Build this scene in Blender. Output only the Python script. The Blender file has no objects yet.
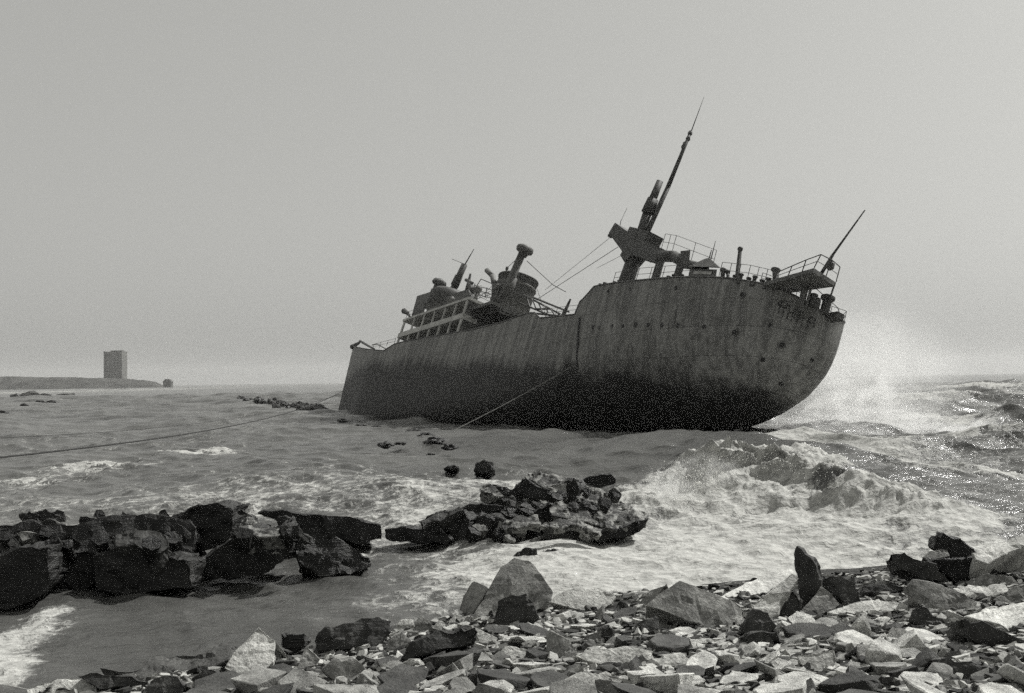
import bpy, bmesh, math, random
import numpy as np
from mathutils import Vector, Matrix, noise
from mathutils.bvhtree import BVHTree

random.seed(7)
RNG = np.random.default_rng(11)
SC = bpy.context.scene
COL = SC.collection
RAD = math.radians

# ------------------------------------------------------------------ camera
W, H, F = 1024, 693, 1138.0
CAMH = 4.0
PITCH = math.atan((379.5 - 346.5) / F)
ROLL = RAD(0.79)
fwd = Vector((0, math.cos(PITCH), math.sin(PITCH)))
upv = Vector((0, -math.sin(PITCH), math.cos(PITCH)))
rx = Vector((1, 0, 0)) * math.cos(ROLL) - upv * math.sin(ROLL)
ux = Vector((1, 0, 0)) * math.sin(ROLL) + upv * math.cos(ROLL)
EYE = Vector((0, 0, CAMH))
cd = bpy.data.cameras.new("camera")
cam = bpy.data.objects.new("camera", cd)
COL.objects.link(cam)
m = Matrix((rx, ux, -fwd)).transposed().to_4x4()
m.translation = EYE
cam.matrix_world = m
cd.sensor_width = 36
cd.lens = F * 36 / W
cd.clip_start = 0.1
cd.clip_end = 30000
SC.camera = cam


def ray(px, py):
    return (fwd + rx * ((px - W / 2) / F) + ux * ((H / 2 - py) / F)).normalized()


def project(P):
    d = Vector(P) - EYE
    z = d.dot(fwd)
    return (W / 2 + F * d.dot(rx) / z, H / 2 - F * d.dot(ux) / z)


def at_z(px, py, z=0.0):
    r = ray(px, py)
    return EYE + r * ((z - CAMH) / r.z)


def at_d(px, py, d):
    r = ray(px, py)
    return EYE + r * (d / r.y)


# ------------------------------------------------------------------ materials
class NT:
    def __init__(s, name):
        s.m = bpy.data.materials.new(name)
        s.m.use_nodes = True
        s.t = s.m.node_tree
        s.t.nodes.clear()
        s.out = s.n('ShaderNodeOutputMaterial')

    def n(s, typ, ins=None, **kw):
        nd = s.t.nodes.new(typ)
        for k, v in kw.items():
            setattr(nd, k, v)
        for k, v in (ins or {}).items():
            sock = nd.inputs[k]
            if isinstance(v, bpy.types.NodeSocket):
                s.t.links.new(v, sock)
            else:
                sock.default_value = v
        return nd

    def math(s, op, a, b=0.0, c=0.0, clamp=False):
        nd = s.n('ShaderNodeMath', {0: a, 1: b, 2: c}, operation=op)
        nd.use_clamp = clamp
        return nd.outputs[0]

    def mix(s, f, a, b):
        nd = s.n('ShaderNodeMix', {0: f, 2: a, 3: b}, data_type='FLOAT')
        return nd.outputs[0]

    def noise(s, vec, scale, detail=4, rough=0.55, dist=0.0):
        return s.n('ShaderNodeTexNoise', {'Vector': vec, 'Scale': scale, 'Detail': detail, 'Roughness': rough, 'Distortion': dist}).outputs[0]

    def ramp(s, v, lo, hi, a=0.0, b=1.0):
        nd = s.n('ShaderNodeMapRange', {0: v, 1: lo, 2: hi, 3: a, 4: b})
        nd.interpolation_type = 'SMOOTHSTEP'
        return nd.outputs[0]

    def vmap(s, vec, scale):
        return s.n('ShaderNodeMapping', {'Vector': vec, 'Scale': scale}).outputs[0]

    def bsdf(s, base, rough, bump=None, bd=0.02, bs=1.0, spec=0.5, ior=1.5, metal=0.0):
        ins = {'Roughness': rough, 'Specular IOR Level': spec, 'IOR': ior, 'Metallic': metal}
        b = s.n('ShaderNodeBsdfPrincipled', ins)
        if isinstance(base, bpy.types.NodeSocket):
            c = s.n('ShaderNodeCombineColor', {0: base, 1: base, 2: s.math('MULTIPLY', base, 0.95)})
            s.t.links.new(c.outputs[0], b.inputs['Base Color'])
        else:
            b.inputs['Base Color'].default_value = (base, base, base * 0.95, 1)
        if bump is not None:
            bn = s.n('ShaderNodeBump', {'Height': bump, 'Distance': bd, 'Strength': bs})
            s.t.links.new(bn.outputs[0], b.inputs['Normal'])
        s.t.links.new(b.outputs[0], s.out.inputs[0])
        return s.m


def rock_mat(name, lo, hi, rough=0.85, strata=0.0, size=1.0, spec=0.3, patch=False):
    t = NT(name)
    tc = t.n('ShaderNodeTexCoord').outputs['Object']
    rnd = t.n('ShaderNodeObjectInfo').outputs['Random']
    n1 = t.noise(tc, 2.2 * size, 6, 0.62)
    n2 = t.noise(tc, 34 * size, 4, 0.7)
    n3 = t.noise(tc, 9 * size, 5, 0.6, 1.2)
    base = t.mix(rnd, lo, hi)
    v = t.mix(t.ramp(n1, 0.3, 0.72), 0.52, 1.28)
    v = t.math('MULTIPLY', v, t.mix(t.ramp(n2, 0.3, 0.7), 0.72, 1.22))
    v = t.math('MULTIPLY', v, t.mix(t.ramp(n3, 0.54, 0.66), 1.0, 0.58))
    base = t.math('MULTIPLY', base, v)
    if patch:
        base = t.math('MULTIPLY', base, t.mix(t.ramp(t.noise(tc, 3.1, 6, 0.7, 0.8), 0.44, 0.56), 1.15, 0.14))
    bump = t.math('ADD', t.math('MULTIPLY', n3, 0.7), t.math('MULTIPLY', n2, 0.35))
    if strata:
        w = t.noise(t.vmap(tc, (0.5, 0.5, 7.0)), 2.6, 5, 0.65)
        bump = t.math('ADD', bump, t.math('MULTIPLY', w, strata))
        base = t.math('MULTIPLY', base, t.mix(t.ramp(w, 0.35, 0.65), 1 - 0.35 * min(1, strata), 1.1))
    return t.bsdf(base, rough, bump, 0.05, 0.75, spec)


M = {}
M['pale'] = rock_mat('pale limestone', 0.44, 0.60)
M['grey'] = rock_mat('grey limestone', 0.22, 0.33)
M['dark'] = rock_mat('dark weathered rock', 0.045, 0.085, 0.7)
M['wet'] = rock_mat('wet black rock', 0.014, 0.03, 0.45, 1.3, 1.0, 0.3)
M['reef'] = rock_mat('reef rock', 0.028, 0.06, 0.6, 0.8, 1.0, 0.25)
M['reefpale'] = rock_mat('dry reef rock', 0.22, 0.36, 0.7, 0.8, 1.0, 0.3, True)
M['layer'] = rock_mat('layered dark rock', 0.05, 0.09, 0.7, 1.6)


def plain(name, base, rough=0.6, spec=0.4, var=0.35, scale=3.0):
    t = NT(name)
    tc = t.n('ShaderNodeTexCoord').outputs['Object']
    n1 = t.noise(tc, scale, 5, 0.65)
    b = t.math('MULTIPLY', t.mix(t.ramp(n1, 0.3, 0.7), 1 - var, 1 + var), base)
    return t.bsdf(b, rough, n1, 0.02, 0.4, spec)


M['steel'] = plain('weathered dark steel', 0.055, 0.6)
M['steelmid'] = plain('weathered grey steel', 0.10, 0.65)
M['paint'] = plain('flaking white deck paint', 0.4, 0.65, 0.4, 0.3, 1.2)
M['black'] = plain('dark opening', 0.012, 0.5)
M['glass'] = plain('dirty port glass', 0.02, 0.25, 0.5)
M['rope'] = plain('tarred steel cable', 0.02, 0.7)
M['ropepale'] = plain('pale hawser rope', 0.2, 0.8)
M['concrete'] = plain('distant concrete', 0.15, 0.8, 0.2, 0.25, 0.3)
M['concretedark'] = plain('recessed balconies', 0.09, 0.8, 0.2, 0.25, 0.3)
M['land'] = plain('scrub headland', 0.05, 0.9, 0.1, 0.5, 0.05)


# ------------------------------------------------------------------ mesh helpers
class MB:
    def __init__(s):
        s.v, s.f = [], []

    def add(s, vs, fs):
        o = len(s.v)
        s.v += [tuple(v) for v in vs]
        s.f += [tuple(i + o for i in f) for f in fs]
        return s

    def box(s, a, b):
        (x0, y0, z0), (x1, y1, z1) = a, b
        vs = [(x, y, z) for x in (x0, x1) for y in (y0, y1) for z in (z0, z1)]
        return s.add(vs, [(0, 1, 3, 2), (4, 6, 7, 5), (0, 4, 5, 1), (2, 3, 7, 6), (0, 2, 6, 4), (1, 5, 7, 3)])

    def hexa(s, pts8):
        return s.add(pts8, [(3, 2, 1, 0), (4, 5, 6, 7), (0, 1, 5, 4), (1, 2, 6, 5), (2, 3, 7, 6), (3, 0, 4, 7)])

    def tube(s, p0, p1, r0, r1=None, n=8, sq=1.0):
        p0, p1 = Vector(p0), Vector(p1)
        r1 = r0 if r1 is None else r1
        d = (p1 - p0).normalized()
        a = d.orthogonal().normalized()
        b = d.cross(a)
        vs = []
        for p, r in ((p0, r0), (p1, r1)):
            for i in range(n):
                t = 2 * math.pi * i / n
                vs.append(p + a * (math.cos(t) * r) + b * (math.sin(t) * r * sq))
        fs = [(i, (i + 1) % n, n + (i + 1) % n, n + i) for i in range(n)]
        fs += [tuple(range(n - 1, -1, -1)), tuple(range(n, 2 * n))]
        return s.add(vs, fs)

    def path(s, pts, r, n=6):
        for a, b in zip(pts[:-1], pts[1:]):
            s.tube(a, b, r, None, n)
        return s

    def lathe(s, prof, base, axis=(0, 0, 1), n=20, sx=1.0, sy=1.0):
        d = Vector(axis).normalized()
        a = Vector((1, 0, 0)) - d * d.x
        a.normalize()
        b = d.cross(a)
        base = Vector(base)
        vs, fs = [], []
        for (r, z) in prof:
            for i in range(n):
                t = 2 * math.pi * i / n
                vs.append(base + d * z + a * (math.cos(t) * r * sx) + b * (math.sin(t) * r * sy))
        for k in range(len(prof) - 1):
            for i in range(n):
                fs.append((k * n + i, k * n + (i + 1) % n, (k + 1) * n + (i + 1) % n, (k + 1) * n + i))
        fs.append(tuple(range(n - 1, -1, -1)))
        q = (len(prof) - 1) * n
        fs.append(tuple(range(q, q + n)))
        return s.add(vs, fs)

    def build(s, name, mat, parent=None, smooth=False, loc=None):
        me = bpy.data.meshes.new(name)
        me.from_pydata(s.v, [], s.f)
        me.materials.append(mat)
        if smooth:
            me.polygons.foreach_set('use_smooth', [True] * len(me.polygons))
        me.update()
        o = bpy.data.objects.new(name, me)
        COL.objects.link(o)
        if parent:
            o.parent = parent
        if loc is not None:
            o.location = loc
        return o


def tag(o, label=None, cat=None, group=None, kind=None):
    if label:
        o['label'] = label
    if cat:
        o['category'] = cat
    if group:
        o['group'] = group
    if kind:
        o['kind'] = kind
    return o


def grid_mesh(name, X, Y, Z, mat, attrs=None):
    nr, nc = X.shape
    me = bpy.data.meshes.new(name)
    idx = np.arange(nr * nc).reshape(nr, nc)
    q = np.stack([idx[:-1, :-1], idx[:-1, 1:], idx[1:, 1:], idx[1:, :-1]], -1).reshape(-1, 4)
    me.vertices.add(nr * nc)
    me.vertices.foreach_set('co', np.stack([X, Y, Z], -1).astype(np.float32).ravel())
    me.loops.add(q.size)
    me.loops.foreach_set('vertex_index', q.astype(np.int32).ravel())
    me.polygons.add(len(q))
    me.polygons.foreach_set('loop_start', np.arange(0, q.size, 4, dtype=np.int32))
    me.polygons.foreach_set('use_smooth', np.ones(len(q), bool))
    me.update(calc_edges=True)
    for k, v in (attrs or {}).items():
        a = me.attributes.new(k, 'FLOAT', 'POINT')
        a.data.foreach_set('value', v.astype(np.float32).ravel())
    me.materials.append(mat)
    o = bpy.data.objects.new(name, me)
    COL.objects.link(o)
    return o


# numpy value noise
_T = RNG.random((256, 256))


def vnoise(x, y):
    xi, yi = np.floor(x).astype(int), np.floor(y).astype(int)
    fx, fy = x - xi, y - yi
    fx, fy = fx * fx * (3 - 2 * fx), fy * fy * (3 - 2 * fy)
    g = lambda a, b: _T[a & 255, b & 255]
    return (g(xi, yi) * (1 - fx) + g(xi + 1, yi) * fx) * (1 - fy) + (g(xi, yi + 1) * (1 - fx) + g(xi + 1, yi + 1) * fx) * fy


def fbm(x, y, o=4, g=0.5):
    s, a, t = 0, 1, 0
    for i in range(o):
        s = s + a * vnoise(x * 2 ** i + 17.3 * i, y * 2 ** i + 9.1 * i)
        t += a
        a *= g
    return s / t


def sstep(a, b, x):
    t = np.clip((x - a) / (b - a), 0, 1)
    return t * t * (3 - 2 * t)


# ------------------------------------------------------------------ beach terrain
SHORE = [(-30, 11.0), (-9, 13.4), (-5.7, 15.2), (-2.8, 17.6), (-0.75, 20.0), (2.8, 21.6), (5.4, 22.8), (9, 23.6), (13.4, 25.5), (30, 32), (60, 45)]
SX = np.array([p[0] for p in SHORE])
SY = np.array([p[1] for p in SHORE])


def beach(x, y):
    ys = np.interp(x, SX, SY)
    d = ys - y
    z = 0.10 * d
    z = np.where(d < 0, 0.16 * d, z)
    z = z + 0.25 * np.exp(-((x - 10.5) / 3.2) ** 2 - ((y - 22.5) / 3.5) ** 2)
    z = z + 0.12 * (fbm(x * 0.9, y * 0.9, 4) - 0.5)
    return np.maximum(z, -6)


def beach1(x, y):
    return float(beach(np.array([float(x)]), np.array([float(y)]))[0])


def ground(px, py):
    """the beach point under a pixel"""
    r = ray(px, py)
    t, p = 5.0, None
    while t < 60:
        p = EYE + r * t
        if p.z < beach1(p.x, p.y):
            return p
        t += 0.05
    return at_z(px, py, 0)


t = NT('shingle and grit')
tc = t.n('ShaderNodeTexCoord').outputs['Object']
n1, n2, n3 = t.noise(tc, 1.3, 5), t.noise(tc, 18, 5, 0.7), t.n('ShaderNodeTexVoronoi', {'Vector': tc, 'Scale': 14}).outputs[0]
b = t.math('MULTIPLY', t.mix(t.ramp(n1, 0.35, 0.65), 0.03, 0.07), t.mix(t.ramp(n2, 0.3, 0.7), 0.55, 1.5))  # base held dark to paint in the shade of gaps between stones
M['grit'] = t.bsdf(b, 0.9, t.math('ADD', n2, t.math('MULTIPLY', n3, -0.8)), 0.06, 1.0, 0.2)
gx, gy = np.meshgrid(np.arange(-60, 60.01, 0.25), np.arange(-40, 50.01, 0.25))
tag(grid_mesh('beach', gx, gy, beach(gx, gy), M['grit']), 'shade-darkened shingle shore under the broken slabs', None, None, 'structure')

# ------------------------------------------------------------------ ship pose
PSI, PHI, TH = RAD(-62), RAD(22), RAD(4.5)
Rz, Ry_, Rx_ = Matrix.Rotation(PSI, 3, 'Z'), Matrix.Rotation(-TH, 3, 'Y'), Matrix.Rotation(-PHI, 3, 'X')
RS = Rz @ Ry_ @ Rx_
P0 = at_z(338, 411, 0.0)
OS = P0 - RS @ Vector((0, 0, 7.0))
RI = RS.transposed()


def loc_y(px, py, yl):
    """ship-local point where the pixel's ray meets the plane y = yl"""
    o, d = RI @ (EYE - OS), RI @ ray(px, py)
    return o + d * ((yl - o.y) / d.y)


def loc_x(px, py, xl):
    o, d = RI @ (EYE - OS), RI @ ray(px, py)
    return o + d * ((xl - o.x) / d.x)


def loc_z(px, py, zl):
    o, d = RI @ (EYE - OS), RI @ ray(px, py)
    return o + d * ((zl - o.z) / d.z)


def sproj(p):
    return project(OS + RS @ Vector(p))


# ------------------------------------------------------------------ hull
BEAM = 6.75
stem_t, stem_b = loc_y(353, 347, 0), loc_y(338, 411, 0)
stern_px = [(843, 324), (838, 346), (831, 364), (818, 385), (799, 404), (779, 419), (752, 431)]
stern_l = [loc_y(px - (15 + 5 * k / 6), py, 0) for k, (px, py) in enumerate(stern_px)]
ST_Z = np.array([p.z for p in stern_l][::-1])
ST_X = np.array([p.x for p in stern_l][::-1])
edge_px = [(352, 346), (366, 349), (383, 351), (396, 343), (440, 335), (470, 330), (500, 323), (533, 311), (540, 318), (560, 316), (577.5, 314),
           (578.5, 303), (584, 298), (594, 286.5), (602, 284.5), (630, 281), (668, 277.5), (700, 276.5), (730, 278), (760, 283), (785, 291), (804, 300), (820, 310), (834, 320), (843, 329)]
EX = np.array([p[0] for p in edge_px])
EY_ = np.array([p[1] for p in edge_px])
LT = float(ST_X.max())
print('SHIP', 'stem', stem_t, stem_b, 'stern', [tuple(round(c, 1) for c in p) for p in stern_l])


def x_fore(z):
    k = (z - stem_b.z) / (stem_t.z - stem_b.z)
    return stem_b.x + (stem_t.x - stem_b.x) * max(-0.6, min(k, 1.3))


def x_aft(z):
    if z < ST_Z[0]:
        return float(ST_X[0] - (ST_Z[0] - z) * 4.0)
    return float(np.interp(z, ST_Z, ST_X))


def plan(s):
    a = 1 - (1 - min(s / 0.30, 1)) ** 1.3
    q = max(0, (s - 0.74) / 0.26)
    return a * max(0.0, 1 - q ** 2.3) ** (1 / 2.1)


def rail_z(s):
    y = -BEAM * plan(s)
    lo, hi = 2.0, 32.0
    for _ in range(40):
        mid = (lo + hi) / 2
        xt = x_fore(mid) + s * (LT - x_fore(mid))
        u, v = sproj((xt, y, mid))
        if v > np.interp(u, EX, EY_):
            lo = mid
        else:
            hi = mid
    return lo


svals = sorted(set([0, 0.004, 0.01] + list(np.linspace(0.02, 0.6, 40)) + list(np.linspace(0.61, 0.70, 12)) + list(np.linspace(0.705, 0.80, 60)) + list(np.linspace(0.81, 0.86, 6)) + list(1 - 0.14 * (1 - np.linspace(0, 1, 30)) ** 1.8)))
tvals = [0, 0.015, 0.04, 0.08, 0.13, 0.19, 0.26, 0.34, 0.43, 0.52, 0.62, 0.72, 0.82, 0.91, 1.0]
NS, NTV = len(svals), len(tvals)
RZ = [rail_z(s) for s in svals]
print('RAIL', [(round(s, 2), round(z, 1)) for s, z in zip(svals[::6], RZ[::6])])


def hull_pt(s, zt, t, side):
    z = zt * t
    xf, xa = x_fore(z), x_aft(z)
    x = xf + s * (xa - xf)
    nfull = 1 - (1 - t) ** 7
    full = (1 - (1 - t) ** 7) ** (1 / 5.0)
    vee = (0.12 + 0.88 * t ** 0.75) if t > 0 else 0
    rnd = max(0, 1 - (1 - t) ** 2.2) ** (1 / 1.9)
    wb = max(0, 1 - s / 0.28) ** 1.2
    ws = sstep(0.66, 0.92, s)
    sec = full * (1 - wb) + vee * wb
    sec = sec * (1 - ws) + rnd * ws
    dent = 0.05 * math.sin(x * 1.9 + z) * (1 - wb) * (1 - ws) if 0.2 < t < 0.95 else 0
    return (x, side * (BEAM * plan(s) * sec + dent), z)


hv, hf = [], []
for side in (-1, 1):
    off = len(hv)
    for i, s in enumerate(svals):
        for t_ in tvals:
            hv.append(hull_pt(s, RZ[i], t_, side))
    for i in range(NS - 1):
        for j in range(NTV - 1):
            a = off + i * NTV + j
            q = (a, a + NTV, a + NTV + 1, a + 1)
            hf.append(q if side < 0 else q[::-1])
hull_bvh = BVHTree.FromPolygons([OS + RS @ Vector(v) for v in hv], hf)


def hull_hit(px, py):
    """ship-local point and normal where the pixel's ray meets the plating"""
    h = hull_bvh.ray_cast(EYE, ray(px, py))
    if h[0] is None:
        return None
    nrm = RI @ h[1]
    if nrm.dot(RI @ ray(px, py)) > 0:
        nrm = -nrm
    return RI @ (h[0] - OS), nrm


t = NT('rusted hull plating')
tc = t.n('ShaderNodeTexCoord').outputs['Object']
sep = t.n('ShaderNodeSeparateXYZ', {0: tc})
X_, Z_ = sep.outputs[0], sep.outputs[2]
nb = t.noise(t.vmap(tc, (1.6, 1.6, 0.16)), 0.55, 6, 0.6)
ns = t.noise(t.vmap(tc, (2.2, 2.2, 0.10)), 0.9, 5, 0.7)
nf = t.noise(tc, 2.5, 6, 0.7)
nl = t.noise(tc, 0.18, 3, 0.5)
zed = t.math('ADD', Z_, t.math('MULTIPLY', t.math('SUBTRACT', nb, 0.5), 3.2))
zed = t.math('ADD', zed, t.math('MULTIPLY', t.math('SUBTRACT', nl, 0.5), 1.6))
# the boot topping rises towards the stern
tilt = t.math('SUBTRACT', zed, t.n('ShaderNodeMapRange', {0: X_, 1: 0.0, 2: 95.0, 3: 10.4, 4: 0.4}).outputs[0])
paint = t.ramp(tilt, 0.2, 1.9)
upper = t.math('MULTIPLY', t.mix(t.ramp(ns, 0.36, 0.62), 0.12, 0.24), t.mix(t.ramp(nf, 0.3, 0.7), 0.78, 1.18))
br = t.n('ShaderNodeTexBrick', {'Vector': t.n('ShaderNodeCombineXYZ', {0: X_, 1: Z_}).outputs[0], 'Scale': 1.0, 'Mortar Size': 0.02, 'Brick Width': 6.2, 'Row Height': 1.9, 'Color1': (1, 1, 1, 1), 'Color2': (0.82, 0.82, 0.82, 1), 'Mortar': (0.45, 0.45, 0.45, 1)})
upper = t.math('MULTIPLY', upper, br.outputs[0])
# long rust runs
st = t.ramp(t.noise(t.vmap(tc, (1.0, 1.0, 0.03)), 1.1, 3, 0.6), 0.60, 0.70)
upper = t.mix(t.math('MULTIPLY', st, 0.8), upper, 0.05)
lower = t.math('MULTIPLY', t.mix(t.ramp(nf, 0.35, 0.7), 0.010, 0.028), 1.0)
base = t.mix(paint, lower, upper)
M['hull'] = t.bsdf(base, 0.62, t.math('ADD', t.math('MULTIPLY', nf, 0.5), t.math('ADD', t.math('MULTIPLY', br.outputs[1], -0.4), t.math('MULTIPLY', nl, 2.0))), 0.06, 0.6, 0.35)

ship = bpy.data.objects.new('shipwreck', None)
COL.objects.link(ship)
ship.matrix_world = Matrix.Translation(OS) @ RS.to_4x4()
tag(ship, 'rusting cargo ship wreck heeled over aground among breaking waves', 'ship')

hb_ = MB()
hb_.v, hb_.f = hv, hf
hull = hb_.build('hull', M['hull'], ship, True)
# deck sheet, a step below the rail
dk = MB()
for i, s in enumerate(svals):
    for side in (-1, 1):
        x, y, z = hull_pt(s, RZ[i], 0.91, side)
        dk.v.append((x, y, z))
for i in range(NS - 1):
    dk.f.append((2 * i, 2 * i + 2, 2 * i + 3, 2 * i + 1))
dk.build('deck', M['steel'], ship)
# rail cap along both sides
for side in (-1, 1):
    c = MB()
    pts = [Vector(hull_pt(s, RZ[i], 1.0, side)) for i, s in enumerate(svals)]
    c.path([p for k, p in enumerate(pts) if k % 2 == 0 or k == len(pts) - 1], 0.07, 5)
    c.build('bulwark_rail', M['steel'], ship)

# vertical plate joint at the poop break, portholes, freeing ports
sb = MB()
pp = [hull_hit(*q) for q in ((580, 318), (578, 345), (577, 370))]
for (a, b_) in zip(pp[:-1], pp[1:]):
    if a and b_:
        sb.tube(a[0] + a[1] * 0.02, b_[0] + b_[1] * 0.02, 0.13, None, 5)
sb.build('plate_joint', M['black'], ship)


def disc(px, py, r, name='porthole', mat='black', rim=True):
    h = hull_hit(px, py)
    if not h:
        return
    p, n = h
    o = MB().lathe([(r, -0.15), (r, 0.03), (r * 0.9, 0.04)], p, n, 12).build(name, M[mat], ship)
    if rim:
        k = MB()
        q = n.orthogonal().normalized()
        q2 = n.cross(q)
        ring = [p + n * 0.045 + (q * math.cos(a) + q2 * math.sin(a)) * r * 1.05 for a in np.linspace(0, 2 * math.pi, 13)]
        k.path(ring, r * 0.13, 4)
        k.build('porthole_rim', M['steelmid'], o)


for px, py, r in [(593, 327, .26), (599, 327.5, .26), (612, 326, .26), (623, 326, .2), (636, 325, .32), (648, 325, .3), (662, 325, .22), (678, 325, .3), (704, 327, .28),
                  (735, 333, .38), (743, 295, .36), (780, 304, .3), (676, 288, .22), (630, 289, .2), (608, 291, .26), (763, 360, .3), (782, 345, .38), (770, 325, .16), (812, 360, .26), (781, 384, .22)]:
    disc(px, py, r * (.55 if r > .25 else .75), rim=r > .3)
# worn name on the quarter: no letter of it can be read
lw = MB()
rr = random.Random(3)
for k, (px, py) in enumerate([(783, 308), (787, 312), (791.5, 313.5), (796, 316), (801, 318.5), (806, 321.5), (811, 324)]):
    h = hull_hit(px, py)
    if not h:
        continue
    p, n = h
    upl = (Vector((0, 0, 1)) - n * n.z).normalized()
    al = upl.cross(n).normalized()
    hgt, wd = 0.42, 0.22

    def stroke(a0, b0, a1, b1):
        q0, q1 = p + al * a0 + upl * b0 + n * 0.02, p + al * a1 + upl * b1 + n * 0.02
        lw.tube(q0, q1, 0.035, None, 5)
    stroke(-wd, -hgt, -wd, hgt)
    if k % 3 != 1:
        stroke(wd, -hgt * rr.uniform(.2, 1), wd, hgt)
    if k % 2 == 0:
        stroke(-wd, hgt * 0.1, wd, hgt * 0.1)
    if k % 3 != 2:
        stroke(-wd, hgt, wd * rr.uniform(.4, 1), hgt)
lw.build('worn_name_lettering', M['steel'], ship)


# ------------------------------------------------------------------ ship fittings
def P(px, py, y=0.0):
    return loc_y(px, py, y)


def part(name, mb, mat, parent=None, smooth=False):
    return mb.build(name, M[mat], parent or ship, smooth)


def post_px(name, a, b, r0, r1, y, mat='steel', n=10, parent=None):
    return part(name, MB().tube(P(*a, y), P(*b, y), r0, r1, n), mat, parent, True)


# aft mast with its mast table, booms and stays
MY = -0.5
mb0, mb1 = P(622, 296, MY), P(639, 244, MY)
mast = part('mast', MB().tube(P(619, 303, MY), mb1, 0.72, 0.62, 14), 'steel', None, True)
part('topmast', MB().tube(P(641, 246, MY), P(668, 187, MY), 0.25, 0.21, 8).tube(P(668, 187, MY), P(691, 131, MY), 0.21, 0.14, 8).tube(P(691, 132, MY), P(704, 97, MY), 0.05, 0.02, 5), 'steel', mast, True)
fit = MB()
for q in ((688, 139), (685, 144), (683.5, 147), (690, 133.5)):
    fit.lathe([(0.1, -0.2), (0.2, -0.1), (0.2, 0.1), (0.1, 0.2)], P(*q, MY), (0.2, -0.4, 1), 8)
part('mast_fitting', fit, 'steel', mast)
part('derrick_boom', MB().tube(P(637, 243, MY - .5), P(648, 211, MY - .5), 0.36, 0.42, 8).tube(P(648, 211, MY - .5), P(660, 181, MY - .5), 0.42, 0.3, 8).tube(P(647.5, 213, MY - .5), P(653, 199, MY - .5), 0.6, 0.5, 8), 'steel', None, True)


def blade(a, b, wa, wb, y, depth, extra=None):
    """a plated girder between two pixels, wa/wb wide"""
    pa, pb = P(*a, y), P(*b, y)
    d = (pb - pa).normalized()
    u = Vector((0, 1, 0)).cross(d).normalized()
    v = Vector((0, 1, 0)) * depth
    o = MB()
    o.hexa([pa - u * wa - v, pa + u * wa - v, pa + u * wa + v, pa - u * wa + v, pb - u * wb - v, pb + u * wb - v, pb + u * wb + v, pb - u * wb + v])
    return o


part('mast_table', blade((640, 253), (618, 231), .95, .55, MY, .7), 'steel')
part('table_end', blade((620, 229), (609.5, 236.5), .22, .12, MY, .2).tube(P(619.5, 229, MY), P(621, 220, MY), .05, .03, 5), 'steel')
g = blade((633, 238), (650, 247), .75, 1.15, MY, .8)
g.add(*(lambda q: (q.v, q.f))(blade((640, 246), (629, 262), 1.1, .7, MY, .75)))
part('mast_house', g, 'steel')
part('crosstree', blade((640, 249), (662, 257), .75, .62, MY - .6, .45), 'steel')
part('derrick_boom', MB().tube(P(660, 256, -1.2), P(674, 256.5, -1.2), .5, .5, 8).tube(P(674, 256.5, -1.2), P(686, 264, -1.2), .46, .42, 8).tube(P(686, 264, -1.2), P(706, 268, -1.2), .4, .3, 8), 'steel', None, True)
part('vent_box', MB().hexa([P(680.5, 251, -1.6), P(690.5, 250, -1.6), P(690.5, 250, -.6), P(680.5, 251, -.6), P(680, 263, -1.6), P(689, 264, -1.6), P(689, 264, -.6), P(680, 263, -.6)]), 'steel')
for a, b_, r in (((661, 262), (655, 284), .26), ((681, 264), (675, 283), .3), ((657, 263), (650, 286), .1)):
    part('boom_crutch', MB().tube(P(*a, -2.5), P(*b_, -2.5), r, r, 8), 'steel')
# winch house by the mast
wh = MB()
for (u0, v0, u1, v1) in ((690, 268.5, 717, 281),):
    wh.hexa([P(u0, v0, -3.5), P(u1, v0 + 1, -3.5), P(u1, v0 + 1, -.5), P(u0, v0, -.5), P(u0 - 4, v1 + 4, -3.5), P(u1 - 2, v1 + 4, -3.5), P(u1 - 2, v1 + 4, -.5), P(u0 - 4, v1 + 4, -.5)])
house = part('winch_house', wh, 'steelmid')
part('house_roof', MB().add([P(688, 266.5, -3.8), P(719, 267, -3.8), P(709, 257.5, -3.0), P(704, 259, -3.0), P(690, 266, -.4), P(721, 268, -.4)], [(0, 1, 2, 3), (4, 3, 2, 5), (0, 3, 4), (1, 5, 2), (0, 4, 5, 1)]), 'steel', house)
part('house_window', MB().hexa([P(694, 271, -3.56), P(712, 271.5, -3.56), P(712, 271.5, -3.4), P(694, 271, -3.4), P(693, 274, -3.56), P(711, 274.5, -3.56), P(711, 274.5, -3.4), P(693, 274, -3.4)]), 'paint', house)
part('house_aerial', MB().tube(P(709, 259, -3), P(711.5, 250, -3), .05, .03, 5).tube(P(711, 259, -3), P(715.5, 241, -3), .05, .02, 5), 'steel')
WS = [((618, 247), (533, 302), .028), ((612, 236), (545, 290), .02), ((621, 221), (627, 208), .02), ((640, 246), (597, 268), .018)]
for a, b_, r in WS:
    part('stay_wire', MB().tube(P(*a, MY), P(*b_, 0), r, r, 5), 'rope')


def railing(pts, h, y, npost, name='railing', r=0.024, rails=2, hdir=None):
    """pts are pixels of the rail's foot on plane y"""
    p = [P(*q, y) if not isinstance(q, Vector) else q for q in pts]
    o = MB()
    up = Vector(hdir or (0, 0, 1))
    seg = []
    for a, b_ in zip(p[:-1], p[1:]):
        for k in range(npost):
            seg.append(a.lerp(b_, k / npost))
    seg.append(p[-1])
    for q in seg:
        o.tube(q, q + up * h, r, r, 5)
    for k in range(1, rails + 1):
        o.path([q + up * (h * k / rails) for q in p], r * 0.8, 5)
    return part(name, o, 'steel')


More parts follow.
